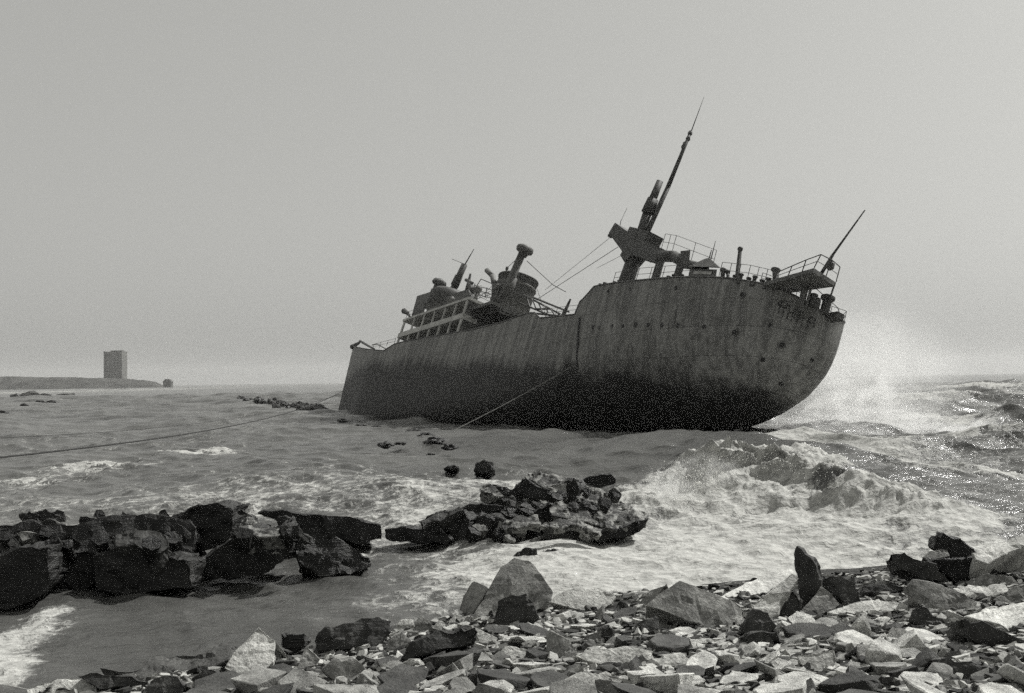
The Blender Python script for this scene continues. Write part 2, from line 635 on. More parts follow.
def edge_y(px):
    """local hull edge under a pixel column on the deck edge"""
    v = float(np.interp(px, EX, EY_))
    best = None
    for i, s in enumerate(svals):
        q = Vector(hull_pt(s, RZ[i], 1.0, -1))
        u, w = sproj(q)
        if best is None or abs(u - px) < best[0]:
            best = (abs(u - px), q)
    return best[1]


railing([edge_y(612), edge_y(640)], 0.9, 0, 3)
railing([edge_y(640), edge_y(690)], 1.0, 0, 4)
railing([edge_y(716), edge_y(745), edge_y(772)], 1.15, 0, 3)
railing([(661, 250), (672, 252), (712, 268)], 1.5, -.6, 2, rails=2)
q = [Vector(hull_pt(s, RZ[svals.index(s)], 1.0, -1)) for s in svals if s > 0.965]
q2 = [Vector(hull_pt(s, RZ[svals.index(s)], 1.0, 1)) for s in svals if s > 0.95][::-1]
railing(q[::6] + [q[-1]] + q2[::6], .75, 0, 1)
# deck gear along the poop edge
for (a, b_, r0, r1) in (((731, 280), (740, 250), .17, .13), ((770, 284), (775.5, 271), .2, .22), ((720, 281), (723, 271), .14, .16), ((726, 281), (727.5, 273), .12, .12)):
    o = MB().tube(edge_y(a[0]) + Vector((0, .4, -.3)), P(*b_, edge_y(a[0]).y + .4), r0, r1, 9)
    o.lathe([(r1, -.05), (r1 * 1.45, 0), (r1 * 1.45, .15), (r1 * .6, .25)], P(*b_, edge_y(a[0]).y + .4), (0, 0, 1), 9)
    part('vent_post', o, 'steel')
for px in (734, 746, 758, 612, 602, 664, 672):
    e = edge_y(px) + Vector((0, .35, -.1))
    hgt = .42 if px > 700 else .3
    o = MB()
    for dx in (-.32, .32):
        o.lathe([(.14, -.3), (.14, hgt), (.19, hgt + .02), (.19, hgt + .1), (.12, hgt + .13)], e + Vector((dx, 0, 0)), (0, 0, 1), 10)
    o.box((e.x - .6, e.y - .25, e.z - .3), (e.x + .6, e.y + .25, e.z + .02))
    part('mooring_bollard', o, 'steel', None)

# docking platform over the quarter
PFZ = None
c0 = edge_y(766) + Vector((0, 0, 0.35))
pa = loc_z(768, 281, c0.z + .2)
pb = loc_y(814, 268.5, pa.y)
pz = (pa.z + pb.z) / 2
PLZ = pz
quad_px = [(764, 282), (814, 268), (836, 282.5), (789, 289.5)]
QY = [-3.9, -4.4, -1.3, -1.6]
qp = [P(u, v, y) for (u, v), y in zip(quad_px, QY)]
dz = Vector((0, 0, .28))
plat = part('docking_platform', MB().hexa([a - dz for a in qp] + [a for a in qp]), 'steelmid')
for a, b_, r, y in (((806, 284), (801, 306), .22, -2.6), ((812, 284), (806, 307), .09, -2.4)):
    part('platform_leg', MB().tube(P(*a, y), P(*b_, y), r, r, 8), 'steelmid', plat)
part('platform_leg', MB().tube(P(835, 283, -1.4), P(825, 313, -1.4), .06, .06, 6), 'steel', plat)
pr = MB()
upx = Vector((0, 0, 1))
rp = [(P(772, 281, -3.9), P(778, 272, -3.9)), (P(788, 276, -4.1), P(792, 266, -4.1)), (P(802, 272, -4.2), P(806, 260, -4.2)), (P(814, 268, -4.4), P(821, 254.5, -4.4)), (P(826, 276, -2.8), P(832, 260, -2.8)), (P(836, 282, -1.3), P(840, 267, -1.3))]
for a, b_ in rp:
    pr.tube(a, b_, .035, .035, 5)
pr.path([b_ for a, b_ in rp], .035, 5)
pr.path([(a + b_) / 2 for a, b_ in rp], .022, 5)
part('platform_railing', pr, 'steel', plat)
fs = part('flagstaff', MB().tube(P(821, 274, -2.6), P(833, 254.5, -2.6), .12, .1, 8).tube(P(833, 254.5, -2.6), P(865, 210, -2.6), .08, .04, 7), 'steel', None, True)
part('stern_lamp', MB().tube(P(830, 260, -2.6), P(830.5, 264, -2.6), .06, .06, 6).lathe([(.1, -.35), (.26, -.2), (.26, .1), (.08, .3)], P(830.5, 265, -2.6), (0, 0, 1), 9), 'steel', fs)
e = P(824, 314, -1.2)
part('mushroom_vent', MB().tube(e, P(828, 298, -1.2), .3, .3, 10).lathe([(.3, -.2), (.46, -.1), (.46, .08), (.25, .2)], P(828, 298, -1.2), (0, 0, 1), 12), 'steel')
part('fairlead', MB().lathe([(.22, -.4), (.22, .2), (.15, .3)], P(817, 303, -1.8), (0, 0, 1), 9).lathe([(.25, -.4), (.25, .45), (.15, .5)], P(813, 301, -2), (0, 0, 1), 9), 'steel')
part('fairlead', MB().box(tuple(P(834, 316, -.6) - Vector((.5, .3, .3))), tuple(P(834, 316, -.6) + Vector((.6, .3, .12)))), 'steel')
part('guy_wire', MB().tube(P(812, 285, -2.4), P(838, 308, -.8), .025, .025, 5).tube(P(838, 308, -.8), P(841, 318, -.4), .03, .03, 5), 'rope')

# ---- bridge house, two open decks on the near side
YS = -6.2
A0, A1 = P(394, 346, YS), P(456, 331, YS)      # foot of the house
B0, B1 = P(406, 320, YS), P(470, 297.5, YS)    # top edge
zt0 = (B0.z + B1.z) / 2
xL, xR = (A0.x + B0.x) / 2, (A1.x + B1.x) / 2
print('BOOT', [tuple(round(c,1) for c in loc_y(u,v,-6)) for u,v in ((345,373),(400,372),(470,376),(560,373),(640,378),(720,385))])
print('BRIDGE', A0, A1, B0, B1)
zf = min(A0.z, A1.z) - .6
zm = (P(401, 334.5, YS).z + P(460, 317, YS).z) / 2
bridge = part('bridge_house', MB().box((xL + .3, -4.6, zf), (xR - .25, 4.8, zt0 - .15)), 'steel')  # dark wall colour carries the shade of the open decks
slab = MB().box((xL - .2, YS - .1, zt0 - .15), (xR + .4, 6.3, zt0 + .12))
part('bridge_deck_edge', slab, 'paint', bridge)
part('bridge_deck_edge', MB().box((xL - .2, YS - .08, zm - .3), (xR + .1, -4.61, zm + .28)), 'paint', bridge)
part('bridge_deck_edge', MB().box((xL, YS - .05, zf), (xR - .1, -4.62, zf + .35)), 'steelmid', bridge)
for k in range(7):
    x = xL + (xR - xL) * (k / 6) ** .95
    x = min(max(x, xL + .12), xR - .12)
    w_ = .2 if k in (0, 6) else .13
    part('deck_post', MB().box((x - w_, YS, zm + .28), (x + w_, YS + .14, zt0 - .15)), 'paint', bridge)
    part('deck_post', MB().box((x - w_, YS, zf), (x + w_, YS + .14, zm - .3)), 'paint', bridge)
for k in range(5):
    x = xL + 1.4 + k * (xR - xL - 3) / 4
    for zz in (zm + 1.1, zf + 1.9):
        o = part('cabin_window', MB().box((x - .35, -4.66, zz - .3), (x + .35, -4.58, zz + .35)), 'glass', bridge)
# after wall of the house with ports, brackets and a pipe
aw = part('after_wall', MB().box((xR - .25, -6.0, zf), (xR, 4.9, zt0 - .3)), 'steelmid', bridge)
for y, z in ((-4.6, zm + .9), (-2.7, zm + 1.2), (-1.0, zm + 1.0), (-3.6, zm - .9), (-.9, zm - 1.2), (1.2, zm + .9)):
    o = MB().lathe([(.28, -.02), (.28, .05), (.2, .06)], (xR, y, z), (1, 0, 0), 12)
    part('porthole', o, 'black', aw)
o = MB()
o.path([(xR + .12, -5.2, zm + .2), (xR + .12, -4.0, zm + .45), (xR + .12, -1.5, zm + .3), (xR + .12, .8, zm - .3)], .07, 6)
o.box((xR + .01, -.9, zm - 1.9), (xR + .35, .5, zm - .9))
part('wall_pipe', o, 'steel', aw)
# boat deck houses above
def hbox(u0, u1, v_top, v_bot, y0, y1, lean=0):
    a, b_ = P(u0, v_bot, y0), P(u1, v_bot, y0)
    c = P((u0 + u1) / 2, v_top, y0)
    return MB().box((min(a.x, b_.x), y0, min(a.z, b_.z) - .8), (max(a.x, b_.x), y1, c.z))


wheel = part('wheelhouse', MB().hexa([P(430, 314, -4.4), P(473, 300, -4.4), P(473, 306, 3.5), P(430, 318, 3.5), P(440, 298, -4.2), P(468, 289, -4.2), P(476, 296, 3.2), P(448, 303, 3.2)]), 'steel')
c = P(454, 297, -2.5)
dome = MB().lathe([(2.3, -2.2), (2.3, -.1), (1.9, .35), (1.0, .55), (.2, .6)], c, (0, 0, 1), 18, 1.0, 1.2)
part('round_house', dome, 'steel', wheel, True)
wing = MB().hexa([P(414, 308, -4.6), P(432, 306, -4.6), P(432, 308, -1.5), P(416, 310, -1.5), P(417, 296, -4.5), P(433, 291, -4.5), P(436, 294, -1.5), P(420, 299, -1.5)])
part('bridge_wing', wing, 'steelmid')
part('bridge_wing', MB().hexa([P(411, 318, -5.2), P(424, 312, -5.2), P(424, 313, -2), P(412, 318, -2), P(415, 303.5, -5.1), P(425, 302, -5.1), P(426, 303, -2), P(417, 305, -2)]), 'steel')
part('cowl_vent', MB().tube(P(432, 298, -3.5), P(437.5, 284, -3.5), .32, .34, 10).lathe([(.3, -.3), (.62, -.15), (.7, .15), (.45, .4)], P(438, 282, -3.5), (.3, -.5, 1), 12).tube(P(436, 281, -3.5), P(443, 284.5, -3.5), .4, .42, 10), 'steel', None, True)
fm = part('foremast', MB().tube(P(453, 290, -1.5), P(464.5, 264.5, -1.5), .42, .36, 10).tube(P(464, 266, -1.5), P(474, 249, -1.5), .1, .04, 6).tube(P(454.5, 286, -1.5), P(459, 276, -1.5), .5, .46, 10), 'steel', None, True)
part('foremast_yard', MB().tube(P(452, 259, -2.5), P(467, 265, -1), .03, .03, 5), 'steel', fm)
part('signal_post', MB().tube(P(467, 290, -2), P(470.5, 274, -2), .25, .12, 7).tube(P(466, 280, -2), P(473, 283, -2), .2, .12, 6).tube(P(472, 291, -2), P(469, 281, -2), .45, .2, 7), 'steel')
part('davit', MB().path([P(410, 317, -5.6), P(407, 312, -5.7), P(403, 309.5, -5.8), P(402.5, 312, -5.8)], .13, 6).tube(P(404, 311, -5.8), P(408, 313.5, -5.7), .35, .2, 7), 'steel')
part('davit', MB().path([P(386, 349, -5.4), P(377, 344, -4.8), P(372, 345, -4.6)], .06, 6), 'steel')
# lattice ladder, boat deck rails
lad = MB()
for dv in (0, 4.5, 8.5):
    lad.tube(P(474, 285 + dv, -2), P(496, 291 + dv, 1), .05, .05, 5)
for k in range(4):
    lad.tube(P(475 + 6 * k, 283.5 + 2 * k, -2), P(473 + 6 * k, 294 + 2 * k, -2), .05, .05, 5)
lad.tube(P(474, 291, -2), P(481, 279, -2), .05, .05, 5).tube(P(481, 279, -2), P(493, 284, -2), .05, .05, 5)
part('boat_deck_railing', lad, 'steel')
# boat deck between house and funnel
bd = MB().hexa([P(470, 299, -5.8), P(522, 311, -5.8), P(530, 322, 4), P(480, 308, 4), P(470, 295.5, -5.8), P(523, 307.5, -5.8), P(531, 318, 4), P(480, 304, 4)])
bx0, bx1 = xR + .1, P(515, 318, -5.5).x
bdk = part('boat_deck', MB().box((bx0, -5.6, zt0 - 1.0), (bx0 + 4.5, 5.0, zt0 - .7)), 'steelmid')
part('engine_casing', MB().box((bx0 + 1, -2.2, zf), (bx0 + 9, 3.0, zt0 - 1.6)), 'steel')
# funnel
FY = 0.6
fb, ft = P(508, 312, FY), P(518, 281, FY)
ax = (ft - fb)
fh = ax.length
fr = 2.25
fun = part('funnel', MB().lathe([(fr, 0), (fr * .99, fh * .5), (fr * .97, fh), (fr * 1.02, fh + .02), (fr * 1.02, fh + .2), (fr * .9, fh + .2), (fr * .88, fh - .6)], fb, ax, 28, 1.15, .92), 'steel', None, True)
part('funnel_band', MB().lathe([(fr * 1.015, fh * .74), (fr * 1.03, fh * .75), (fr * 1.03, fh * .79), (fr * 1.01, fh * .8)], fb, ax, 28, 1.15, .92), 'steelmid', fun, True)
part('steam_pipe', MB().path([P(494, 296, -1.2), P(494.5, 285, -1.2), P(492.5, 276, -1.2), P(487, 270.5, -1.2)], .3, 8), 'steelmid', None, True)
kp = part('kingpost', MB().tube(P(498, 310, -3.6), P(522, 254, -3.6), .42, .38, 12), 'steelmid', None, True)
kt = P(525, 249.5, -3.6)
part('post_cowl', MB().lathe([(.42, -.75), (.5, -.45), (.82, -.3), (.9, -.05), (.82, .25), (.5, .42), (.1, .46)], kt, P(526.5, 245.5, -3.6) - P(524, 251.5, -3.6), 14), 'steelmid', kp, True)
part('kingpost', MB().tube(P(505, 296, -3.9), P(513, 277, -3.9), .62, .5, 10), 'steelmid', None, True)
for a, b_ in (((527, 261), (553, 285)), ((520, 256), (507, 268)), ((553, 285), (566, 292))):
    part('stay_wire', MB().tube(P(*a, -3.5), P(*b_, -2.5), .035, .03, 5), 'rope')
part('wire_block', MB().lathe([(.05, -.25), (.16, -.1), (.16, .12), (.05, .25)], P(507, 268.5, -3), (0, 0, 1), 8), 'steel')
# fallen gangway and rails abaft the funnel
gw = MB()
for (a, b_) in (((524, 295), (560, 314)), ((532, 297), (569, 312)), ((520, 303), (556, 318)), ((530, 313), (560, 316)), ((535, 309), (551, 309))):
    gw.tube(P(*a, -4.2), P(*b_, -3.4), .10, .08, 6)
for k in range(6):
    u = 526 + 6 * k
    gw.tube(P(u, 296 + 3.1 * k, -4.1), P(u + 4, 307 + 1.8 * k, -4), .06, .06, 5)
part('collapsed_railing', gw, 'steel')
lg = MB()
for k in range(4):
    lg.tube(P(500 + 3.4 * k, 312 - 2.6 * k * .6, -4.8), P(512 + 3.4 * k, 317 - 2.6 * k * .6, -4.6), .07, .07, 5)
for k in range(3):
    lg.tube(P(503 + 5 * k, 301 + k, -4.8), P(499 + 5 * k, 314 + k, -4.8), .06, .06, 5)
part('boat_deck_railing', lg, 'steelmid')
part('vent_post', MB().tube(P(562, 318, -5.5), P(570.5, 299, -5.5), .22, .08, 8), 'steel')
railing([edge_y(545), edge_y(577)], .8, 0, 3)
# more gear on the bridge and boat deck
railing([Vector((xL, YS + .1, zt0 + .12)), Vector((xR + .2, YS + .1, zt0 + .12)), Vector((xR + .2, 4.5, zt0 + .12))], .95, 0, 5, r=.03)
railing([Vector((xL + 1, -1.5, zt0 + 3.1)), Vector((xR - 4, -1.5, zt0 + 3.1))], .8, 0, 4, r=.03)
for x_, y_, h_ in ((xL + 3.2, -5.0, 1.5), (xL + 9.5, -5.2, 1.2), (xR - 1.6, -4.8, 1.7), (bx0 + 2.5, -4.5, 1.3)):
    v_ = MB().tube((x_, y_, zt0), (x_, y_, zt0 + h_), .2, .2, 9).lathe([(.2, -.25), (.42, -.1), (.46, .2), (.3, .36)], (x_, y_, zt0 + h_ + .1), (-.5, -.5, .7), 10)
    part('cowl_vent', v_, 'steelmid', None, True)
part('deck_locker', MB().box((xL + 4.6, -5.6, zt0 + .13), (xL + 6.6, -4.4, zt0 + 1.2)).box((xL + 4.5, -5.7, zt0 + 1.2), (xL + 6.7, -4.3, zt0 + 1.3)), 'steelmid')
lad2 = MB()
for dy in (-.25, .25):
    lad2.tube((xR + .25, 2.5 + dy, zf), (xR + .9, 2.5 + dy, zt0), .05, .05, 5)
for k in range(9):
    lad2.tube((xR + .25 + .07 * k, 2.25, zf + (zt0 - zf) * (k + .5) / 9.5), (xR + .25 + .07 * k, 2.75, zf + (zt0 - zf) * (k + .5) / 9.5), .035, .035, 4)
part('ladder', lad2, 'steel', bridge)
for k in range(4):
    part('funnel_stay', MB().tube(fb + ax * .95 + Vector((fr * math.cos(k * 1.57 + .8), fr * .9 * math.sin(k * 1.57 + .8), 0)), fb + Vector((fr * 2.3 * math.cos(k * 1.57 + .8), fr * 1.9 * math.sin(k * 1.57 + .8), -.3)), .025, .025, 4), 'rope', fun)
# wreckage on the fore deck
wr = MB()
wr.tube(edge_y(354) + Vector((0, .2, 0)), P(360, 341, -2), .14, .12, 7).tube(P(360, 341, -2), P(374, 349, -3.6), .16, .14, 7)
wr.tube(P(352, 347, -.6), P(359, 343, -.6), .35, .2, 7)
part('broken_windlass', wr, 'steel')
railing([edge_y(372), edge_y(392)], .7, 0, 3)

# ------------------------------------------------------------------ cables ashore
def cable(name, a, b, r, sag, mat, label, n=40):
    a, b = Vector(a), Vector(b)
    pts = []
    for k in range(n + 1):
        f_ = k / n
        p = a.lerp(b, f_)
        p.z -= sag * 4 * f_ * (1 - f_)
        pts.append(p - a)
    o = MB().path(pts, r, 6).build(name, M[mat], None, False, a)
    return tag(o, label, 'cable')


bow_at = OS + RS @ (hull_hit(343, 391)[0] if hull_hit(343, 391) else stem_b)
cable('mooring_cable', bow_at, at_d(-40, 461.5, 36), .035, 1.1, 'rope', 'thick dark mooring cable sagging over the water from the wreck to the left shore')
cable('mooring_cable', bow_at + Vector((0, 0, -.3)), at_d(-60, 440, 60), .016, 1.2, 'rope', 'thin faint mooring line above the thick dark cable on the left')
hh = hull_hit(572, 367)
cable('mooring_cable', OS + RS @ (hh[0] + hh[1] * .1), at_z(436, 439, -.2), .032, .15, 'ropepale', 'pale slack rope running from the ship side down into the shallows')

# ------------------------------------------------------------------ sea
def seg_d(x, y, a, b):
    ax_, ay = a
    bx_, by = b
    dx, dy = bx_ - ax_, by - ay
    t_ = np.clip(((x - ax_) * dx + (y - ay) * dy) / (dx * dx + dy * dy), 0, 1)
    return np.hypot(x - ax_ - t_ * dx, y - ay - t_ * dy), t_


az = np.radians(np.concatenate([np.linspace(-60, -28, 60)[:-1], np.linspace(-28, 28, 900), np.linspace(28, 60, 60)[1:]]))
dist = np.concatenate([np.linspace(4, 12, 24)[:-1], np.exp(np.linspace(math.log(12), math.log(420), 1150)), np.exp(np.linspace(math.log(425), math.log(4600), 90))])
D, A = np.meshgrid(dist, az, indexing='ij')
X = D * np.tan(A)
Y = D.copy()
R_ = np.hypot(X, Y)
cell = np.maximum(np.gradient(dist)[:, None] * np.ones_like(D), D * 0.0011)
# how open the sea is: lee side on the left, swell on the right and far off
openness = 0.6 + 0.9 * sstep(-8, 30, X - 0.10 * (Y - 60)) * sstep(26, 55, Y) + 0.5 * sstep(140, 320, Y) * (0.45 + 0.55 * sstep(-120, 60, X))
openness *= sstep(12, 30, Y) * 0.8 + 0.2
# swell humping up against the wreck and trailing to the right
rid = [(at_z(652, 437, .95), 1.15), (at_z(690, 431, 1.1), 1.15), (at_z(742, 438, 1.0), 1.05), (at_z(800, 449, .9), .95), (at_z(860, 465, .7), .8), (at_z(930, 486, .4), .45)]
H2 = np.zeros_like(X)
for (a, ha), (b_, hb2) in zip(rid[:-1], rid[1:]):
    d_, t_ = seg_d(X, Y, (a.x, a.y), (b_.x, b_.y))
    H2 = np.maximum(H2, (ha + (hb2 - ha) * t_) * np.exp(-(d_ / (1.2 + 2.6 * (Y < (a.y + (b_.y - a.y) * t_))) ) ** 2))
openness *= 1 - .7 * np.clip(H2, 0, 1)
Z = np.zeros_like(X)
DX, DY = np.zeros_like(X), np.zeros_like(X)
main = RAD(-118)
rw = np.random.default_rng(5)
for k in range(64):
    lam = 0.45 * (60 ** (k / 63.0)) * rw.uniform(0.85, 1.15)
    th = main + rw.normal(0, 0.55)
    kk = 2 * math.pi / lam
    amp = 0.0125 * lam ** 0.9 * rw.uniform(0.5, 1.1)
    ph = rw.uniform(0, 6.28)
    att = sstep(2.2, 5.0, lam / cell)
    arg = kk * (X * math.cos(th) + Y * math.sin(th)) + ph + 1.3 * fbm(X / lam / 3 + k, Y / lam / 3, 1)
    o_ = np.clip(openness, 0, 1.3) if lam > 2 else np.clip(openness + 0.35, 0, 1.2)
    a_ = amp * att * o_
    Z += a_ * np.sin(arg)
    DX -= 0.8 * a_ * math.cos(th) * np.cos(arg) * -1
    DY -= 0.8 * a_ * math.sin(th) * np.cos(arg) * -1

foam = np.zeros_like(X)
ridn = fbm(X * .6, Y * .25, 3)
Z += H2 * (.85 + .3 * ridn)
foam += 0.75 * np.exp(-((X - (at_z(760, 452).x)) / 8) ** 2) * 0
# breaking crest
cr = [(at_z(668, 502, .3), .3), (at_z(684, 482, .8), .75), (at_z(708, 470, 1.1), 1.0), (at_z(738, 463, 1.2), 1.1), (at_z(775, 469, 1.05), 1.0), (at_z(815, 480, .8), .8), (at_z(860, 496, .55), .5), (at_z(920, 510, .3), .25)]
HB = np.zeros_like(X)
FB = np.zeros_like(X)
for (a, ha), (b_, hb2) in zip(cr[:-1], cr[1:]):
    d_, t_ = seg_d(X, Y, (a.x, a.y), (b_.x, b_.y))
    front = Y < (a.y + (b_.y - a.y) * t_)
    hh_ = ha + (hb2 - ha) * t_
    HB = np.maximum(HB, hh_ * np.where(front, np.exp(-(d_ / 1.0) ** 1.8), np.exp(-(d_ / 2.3) ** 2)))
    FB = np.maximum(FB, np.where(front, np.exp(-(d_ / 2.4) ** 2), np.exp(-(d_ / 0.45) ** 2)))
lump = fbm(X * 1.7, Y * 1.7 + 4, 5, .62)
bil = 1 - np.abs(2 * fbm(X * 1.3 + 7, Y * 1.3, 4, .55) - 1) * 1.6
Z += HB * (.75 + .4 * lump) + FB * .16 * (bil - .35) + FB * .16 * (lump - .5)
lip = sstep(5.3, 6.2, X) * np.clip(HB / 1.1, 0, 1) ** 2.5
DY -= .95 * lip * (.7 + .6 * lump)
Z += .12 * lip
foam += FB * (0.62 + .9 * (lump - .4))
rimx = sstep(5.6, 6.8, X) * (HB > .12)
crest_shade = np.exp(-((HB - .55) / .26) ** 2) * (FB > .3) * rimx
foam -= crest_shade * (.1 + .65 * sstep(.4, .55, fbm(X * .55, Y * 1.1 + 3, 3)))  # less foam under the crest puts its shade into the colour
# further lines of broken water behind and right of it
for (pa_, pb_, h_, w_) in (((760, 492), (850, 505), .45, .8), ((700, 500), (800, 520), .3, .9), ((850, 512), (960, 528), .35, 1.0), ((905, 404), (1040, 399), .9, 5.0), ((930, 392), (1040, 389), 1.2, 8.0), ((870, 420), (990, 425), .5, 2.5), ((880, 440), (1030, 446), .35, 1.5), ((930, 470), (1040, 478), .3, 1.0), ((60, 470), (120, 467), .25, 1.0), ((150, 455), (240, 450), .25, 1.2), ((0, 480), (60, 482), .15, .8)):
    a, b_ = at_z(*pa_), at_z(*pb_)
    d_, t_ = seg_d(X, Y, (a.x, a.y), (b_.x, b_.y))
    g_ = np.exp(-(d_ / w_) ** 2) * np.sin(np.pi * np.clip(t_ * .9 + .05, 0, 1)) ** .5
    Z += h_ * g_ * (.5 + lump)
    foam += 0.8 * g_ * (lump > .42) * np.where(Y < 60, .8, .75) + 0.1 * g_


def blob(px, py, rpx, rpy, v, z=0.0):
    """a patch of foam seen about this pixel, given by its reach in the world"""
    global foam
    c_ = at_z(px, py, z)
    ex, ey = abs(at_z(px + rpx, py, z).x - c_.x), max(0.3, abs(at_z(px, py - rpy, z).y - c_.y))
    foam += v * np.exp(-((X - c_.x) / ex) ** 2 - ((Y - c_.y) / ey) ** 2)


for bl in ((720, 545, 130, 26, .75), (620, 560, 110, 22, .7), (860, 525, 120, 22, .55), (560, 575, 90, 14, .7), (820, 555, 90, 14, .7), (450, 545, 60, 22, .34), (420, 585, 70, 22, .32), (400, 520, 50, 14, .28), (520, 560, 60, 16, .5),
           (840, 452, 75, 8, .9), (800, 442, 70, 5, .8), (900, 470, 60, 10, .45), (960, 500, 80, 16, .35),
           (-12, 640, 42, 34, .8), (18, 618, 24, 12, .6), (52, 602, 26, 5, .5), (-12, 676, 36, 20, .7), (2, 662, 34, 22, .6), (200, 620, 60, 6, .2), (340, 600, 60, 14, .22), (300, 640, 60, 20, .1),
           (440, 480, 110, 14, .12), (500, 470, 60, 8, .2), (280, 500, 180, 12, .2), (560, 490, 120, 20, .3), (390, 455, 70, 6, .25), (100, 470, 60, 6, .22), (60, 500, 120, 8, .15), (120, 389, 80, 2.0, .16), (60, 392, 60, 3, .25), (950, 405, 110, 9, .32), (980, 392, 80, 5, .3), (660, 438, 18, 3, .25)):
    blob(*bl)
hw0, hw1 = at_z(345, 413), at_z(650, 437)
dh_, th_ = seg_d(X, Y, (hw0.x, hw0.y), (hw1.x, hw1.y))
foam += .25 * np.exp(-(dh_ / 1.2) ** 2) * sstep(.35, .65, fbm(X * .35, Y * .35, 3))
# shore wash
ys_ = np.interp(X, SX, SY)
ds = Y - ys_
foam += 0.45 * np.exp(-((ds - .6) / 1.6) ** 2) * sstep(-5, 2, X) * (Y < 60)
foam += (0.26 * sstep(.40, .62, fbm(X * .12, Y * .05, 4)) + .07) * (1 - .6 * sstep(26, 22, Y))
foam = np.clip(foam * (1 - .7 * np.clip(H2, 0, 1)), 0, 1.1)
Z += 0.10 * foam * (lump - .45) * (Y < 120)
Z -= 0.02
t = NT('sea water and foam')
tcn = t.n('ShaderNodeTexCoord').outputs['Object']
fo = t.n('ShaderNodeAttribute', attribute_name='foam').outputs['Fac']
fa = t.noise(t.vmap(tcn, (1.0, 0.8, 1.0)), 0.9, 7, 0.68, 0.6)
fbn = t.noise(tcn, 3.6, 4, 0.6, 0.6)
fn = t.math('ADD', t.math('MULTIPLY', t.math('SUBTRACT', fa, .5), 1.25), t.math('MULTIPLY', t.math('SUBTRACT', fbn, .5), .9))
mask = t.ramp(t.math('ADD', fo, fn), 0.36, 0.78)
w1 = t.noise(t.vmap(tcn, (1.0, 1.6, 1.0)), 2.2, 6, 0.62, 0.3)
w2 = t.noise(t.vmap(tcn, (0.7, 1.5, 1.0)), 0.45, 5, 0.6)
dirt = t.noise(tcn, 0.06, 4, 0.6)
basew = t.mix(t.ramp(dirt, .35, .65), 0.06, 0.105)
basef = t.mix(t.ramp(fbn, .3, .7), 0.28, 0.46)
base = t.mix(mask, basew, basef)
rough = t.mix(mask, 0.21, 0.9)
bump = t.math('ADD', t.math('ADD', t.math('MULTIPLY', w1, .3), t.math('MULTIPLY', w2, 1.3)), t.math('MULTIPLY', t.math('MULTIPLY', mask, fbn), .4))
M['sea'] = t.bsdf(base, rough, bump, 0.26, 0.9, 0.5, 1.33)
sea = grid_mesh('sea', X + DX, Y + DY, Z, M['sea'], {'foam': foam})
tag(sea, 'choppy grey sea with breaking surf and foam', None, None, 'structure')

# ------------------------------------------------------------------ headland and far buildings
hx = np.linspace(-1500, -380, 150)
hy = np.linspace(1430, 1900, 24)
GX, GY = np.meshgrid(hx, hy)
GX0 = GX.copy()
GX = GX * GY / 1500
pxh = [at_d(u, 380, 1500).x for u in (-300, 0, 60, 130, 158, 176)]
hz = np.interp(GX0, pxh, [23, 18, 16.5, 12.5, 8, -9]) + 4.5 * (fbm(GX / 12, GY / 40, 4, .7) - .5)
hz = hz * sstep(1430, 1470, GY) - 1.5
tag(grid_mesh('headland', GX, GY, hz, M['land']), 'low dark headland fading in haze on the left horizon', None, None, 'structure')

tw_l, tw_r = at_d(102, 379, 1500), at_d(125.5, 379, 1500)
zt_ = at_d(113, 351.5, 1500).z
tow = bpy.data.objects.new('tower_block', None)
COL.objects.link(tow)
tow.location = ((tw_l.x + tw_r.x) / 2, 1512, 4)
tow.rotation_euler = (0, 0, RAD(-14))
tag(tow, 'tall hazy grey tower block standing alone on the headland', 'building')
hw = (tw_r.x - tw_l.x) / 2 * .88
zt_ -= 4
part('wall', MB().box((-hw, -9, -3), (hw, 3, zt_ - 1.2)), 'concrete', tow)
o = MB()
for k in range(11):
    z = 3 + k * (zt_ - 6) / 10.5
    o.box((-hw + 3.5, -9.4, z), (hw - 2, -9.02, z + 1.5))
part('balcony_band', o, 'concretedark', tow)
part('stair_tower', MB().box((-hw + .6, -10.2, -3), (-hw + 2.6, -9.02, zt_ + .6)), 'concretedark', tow)
rf = part('roof', MB().box((-hw - .3, -9.4, zt_ - 1.19), (hw + .3, 3.4, zt_)), 'concrete', tow)
part('roof_plant', MB().box((-hw * .5, -4, zt_ + .01), (hw * .75, 2, zt_ + 1.6)), 'concretedark', rf)
hp = at_d(168, 381, 1480)
hut = bpy.data.objects.new('shore_hut', None)
COL.objects.link(hut)
hut.location = (hp.x, hp.y, 0)
tag(hut, 'small dark hut with a rounded roof at the headland tip', 'building')
part('wall', MB().box((-5.5, -4, -2), (5.5, 4, 7)), 'concretedark', hut)
part('roof', MB().add([(-6.2, -4.6, 7), (6.2, -4.6, 7), (6.2, 4.6, 7), (-6.2, 4.6, 7), (-2.5, -4.6, 10.8), (2.5, -4.6, 10.8), (2.5, 4.6, 10.8), (-2.5, 4.6, 10.8)], [(0, 1, 5, 4), (1, 2, 6, 5), (2, 3, 7, 6), (3, 0, 4, 7), (4, 5, 6, 7), (3, 2, 1, 0)]), 'concretedark', hut)


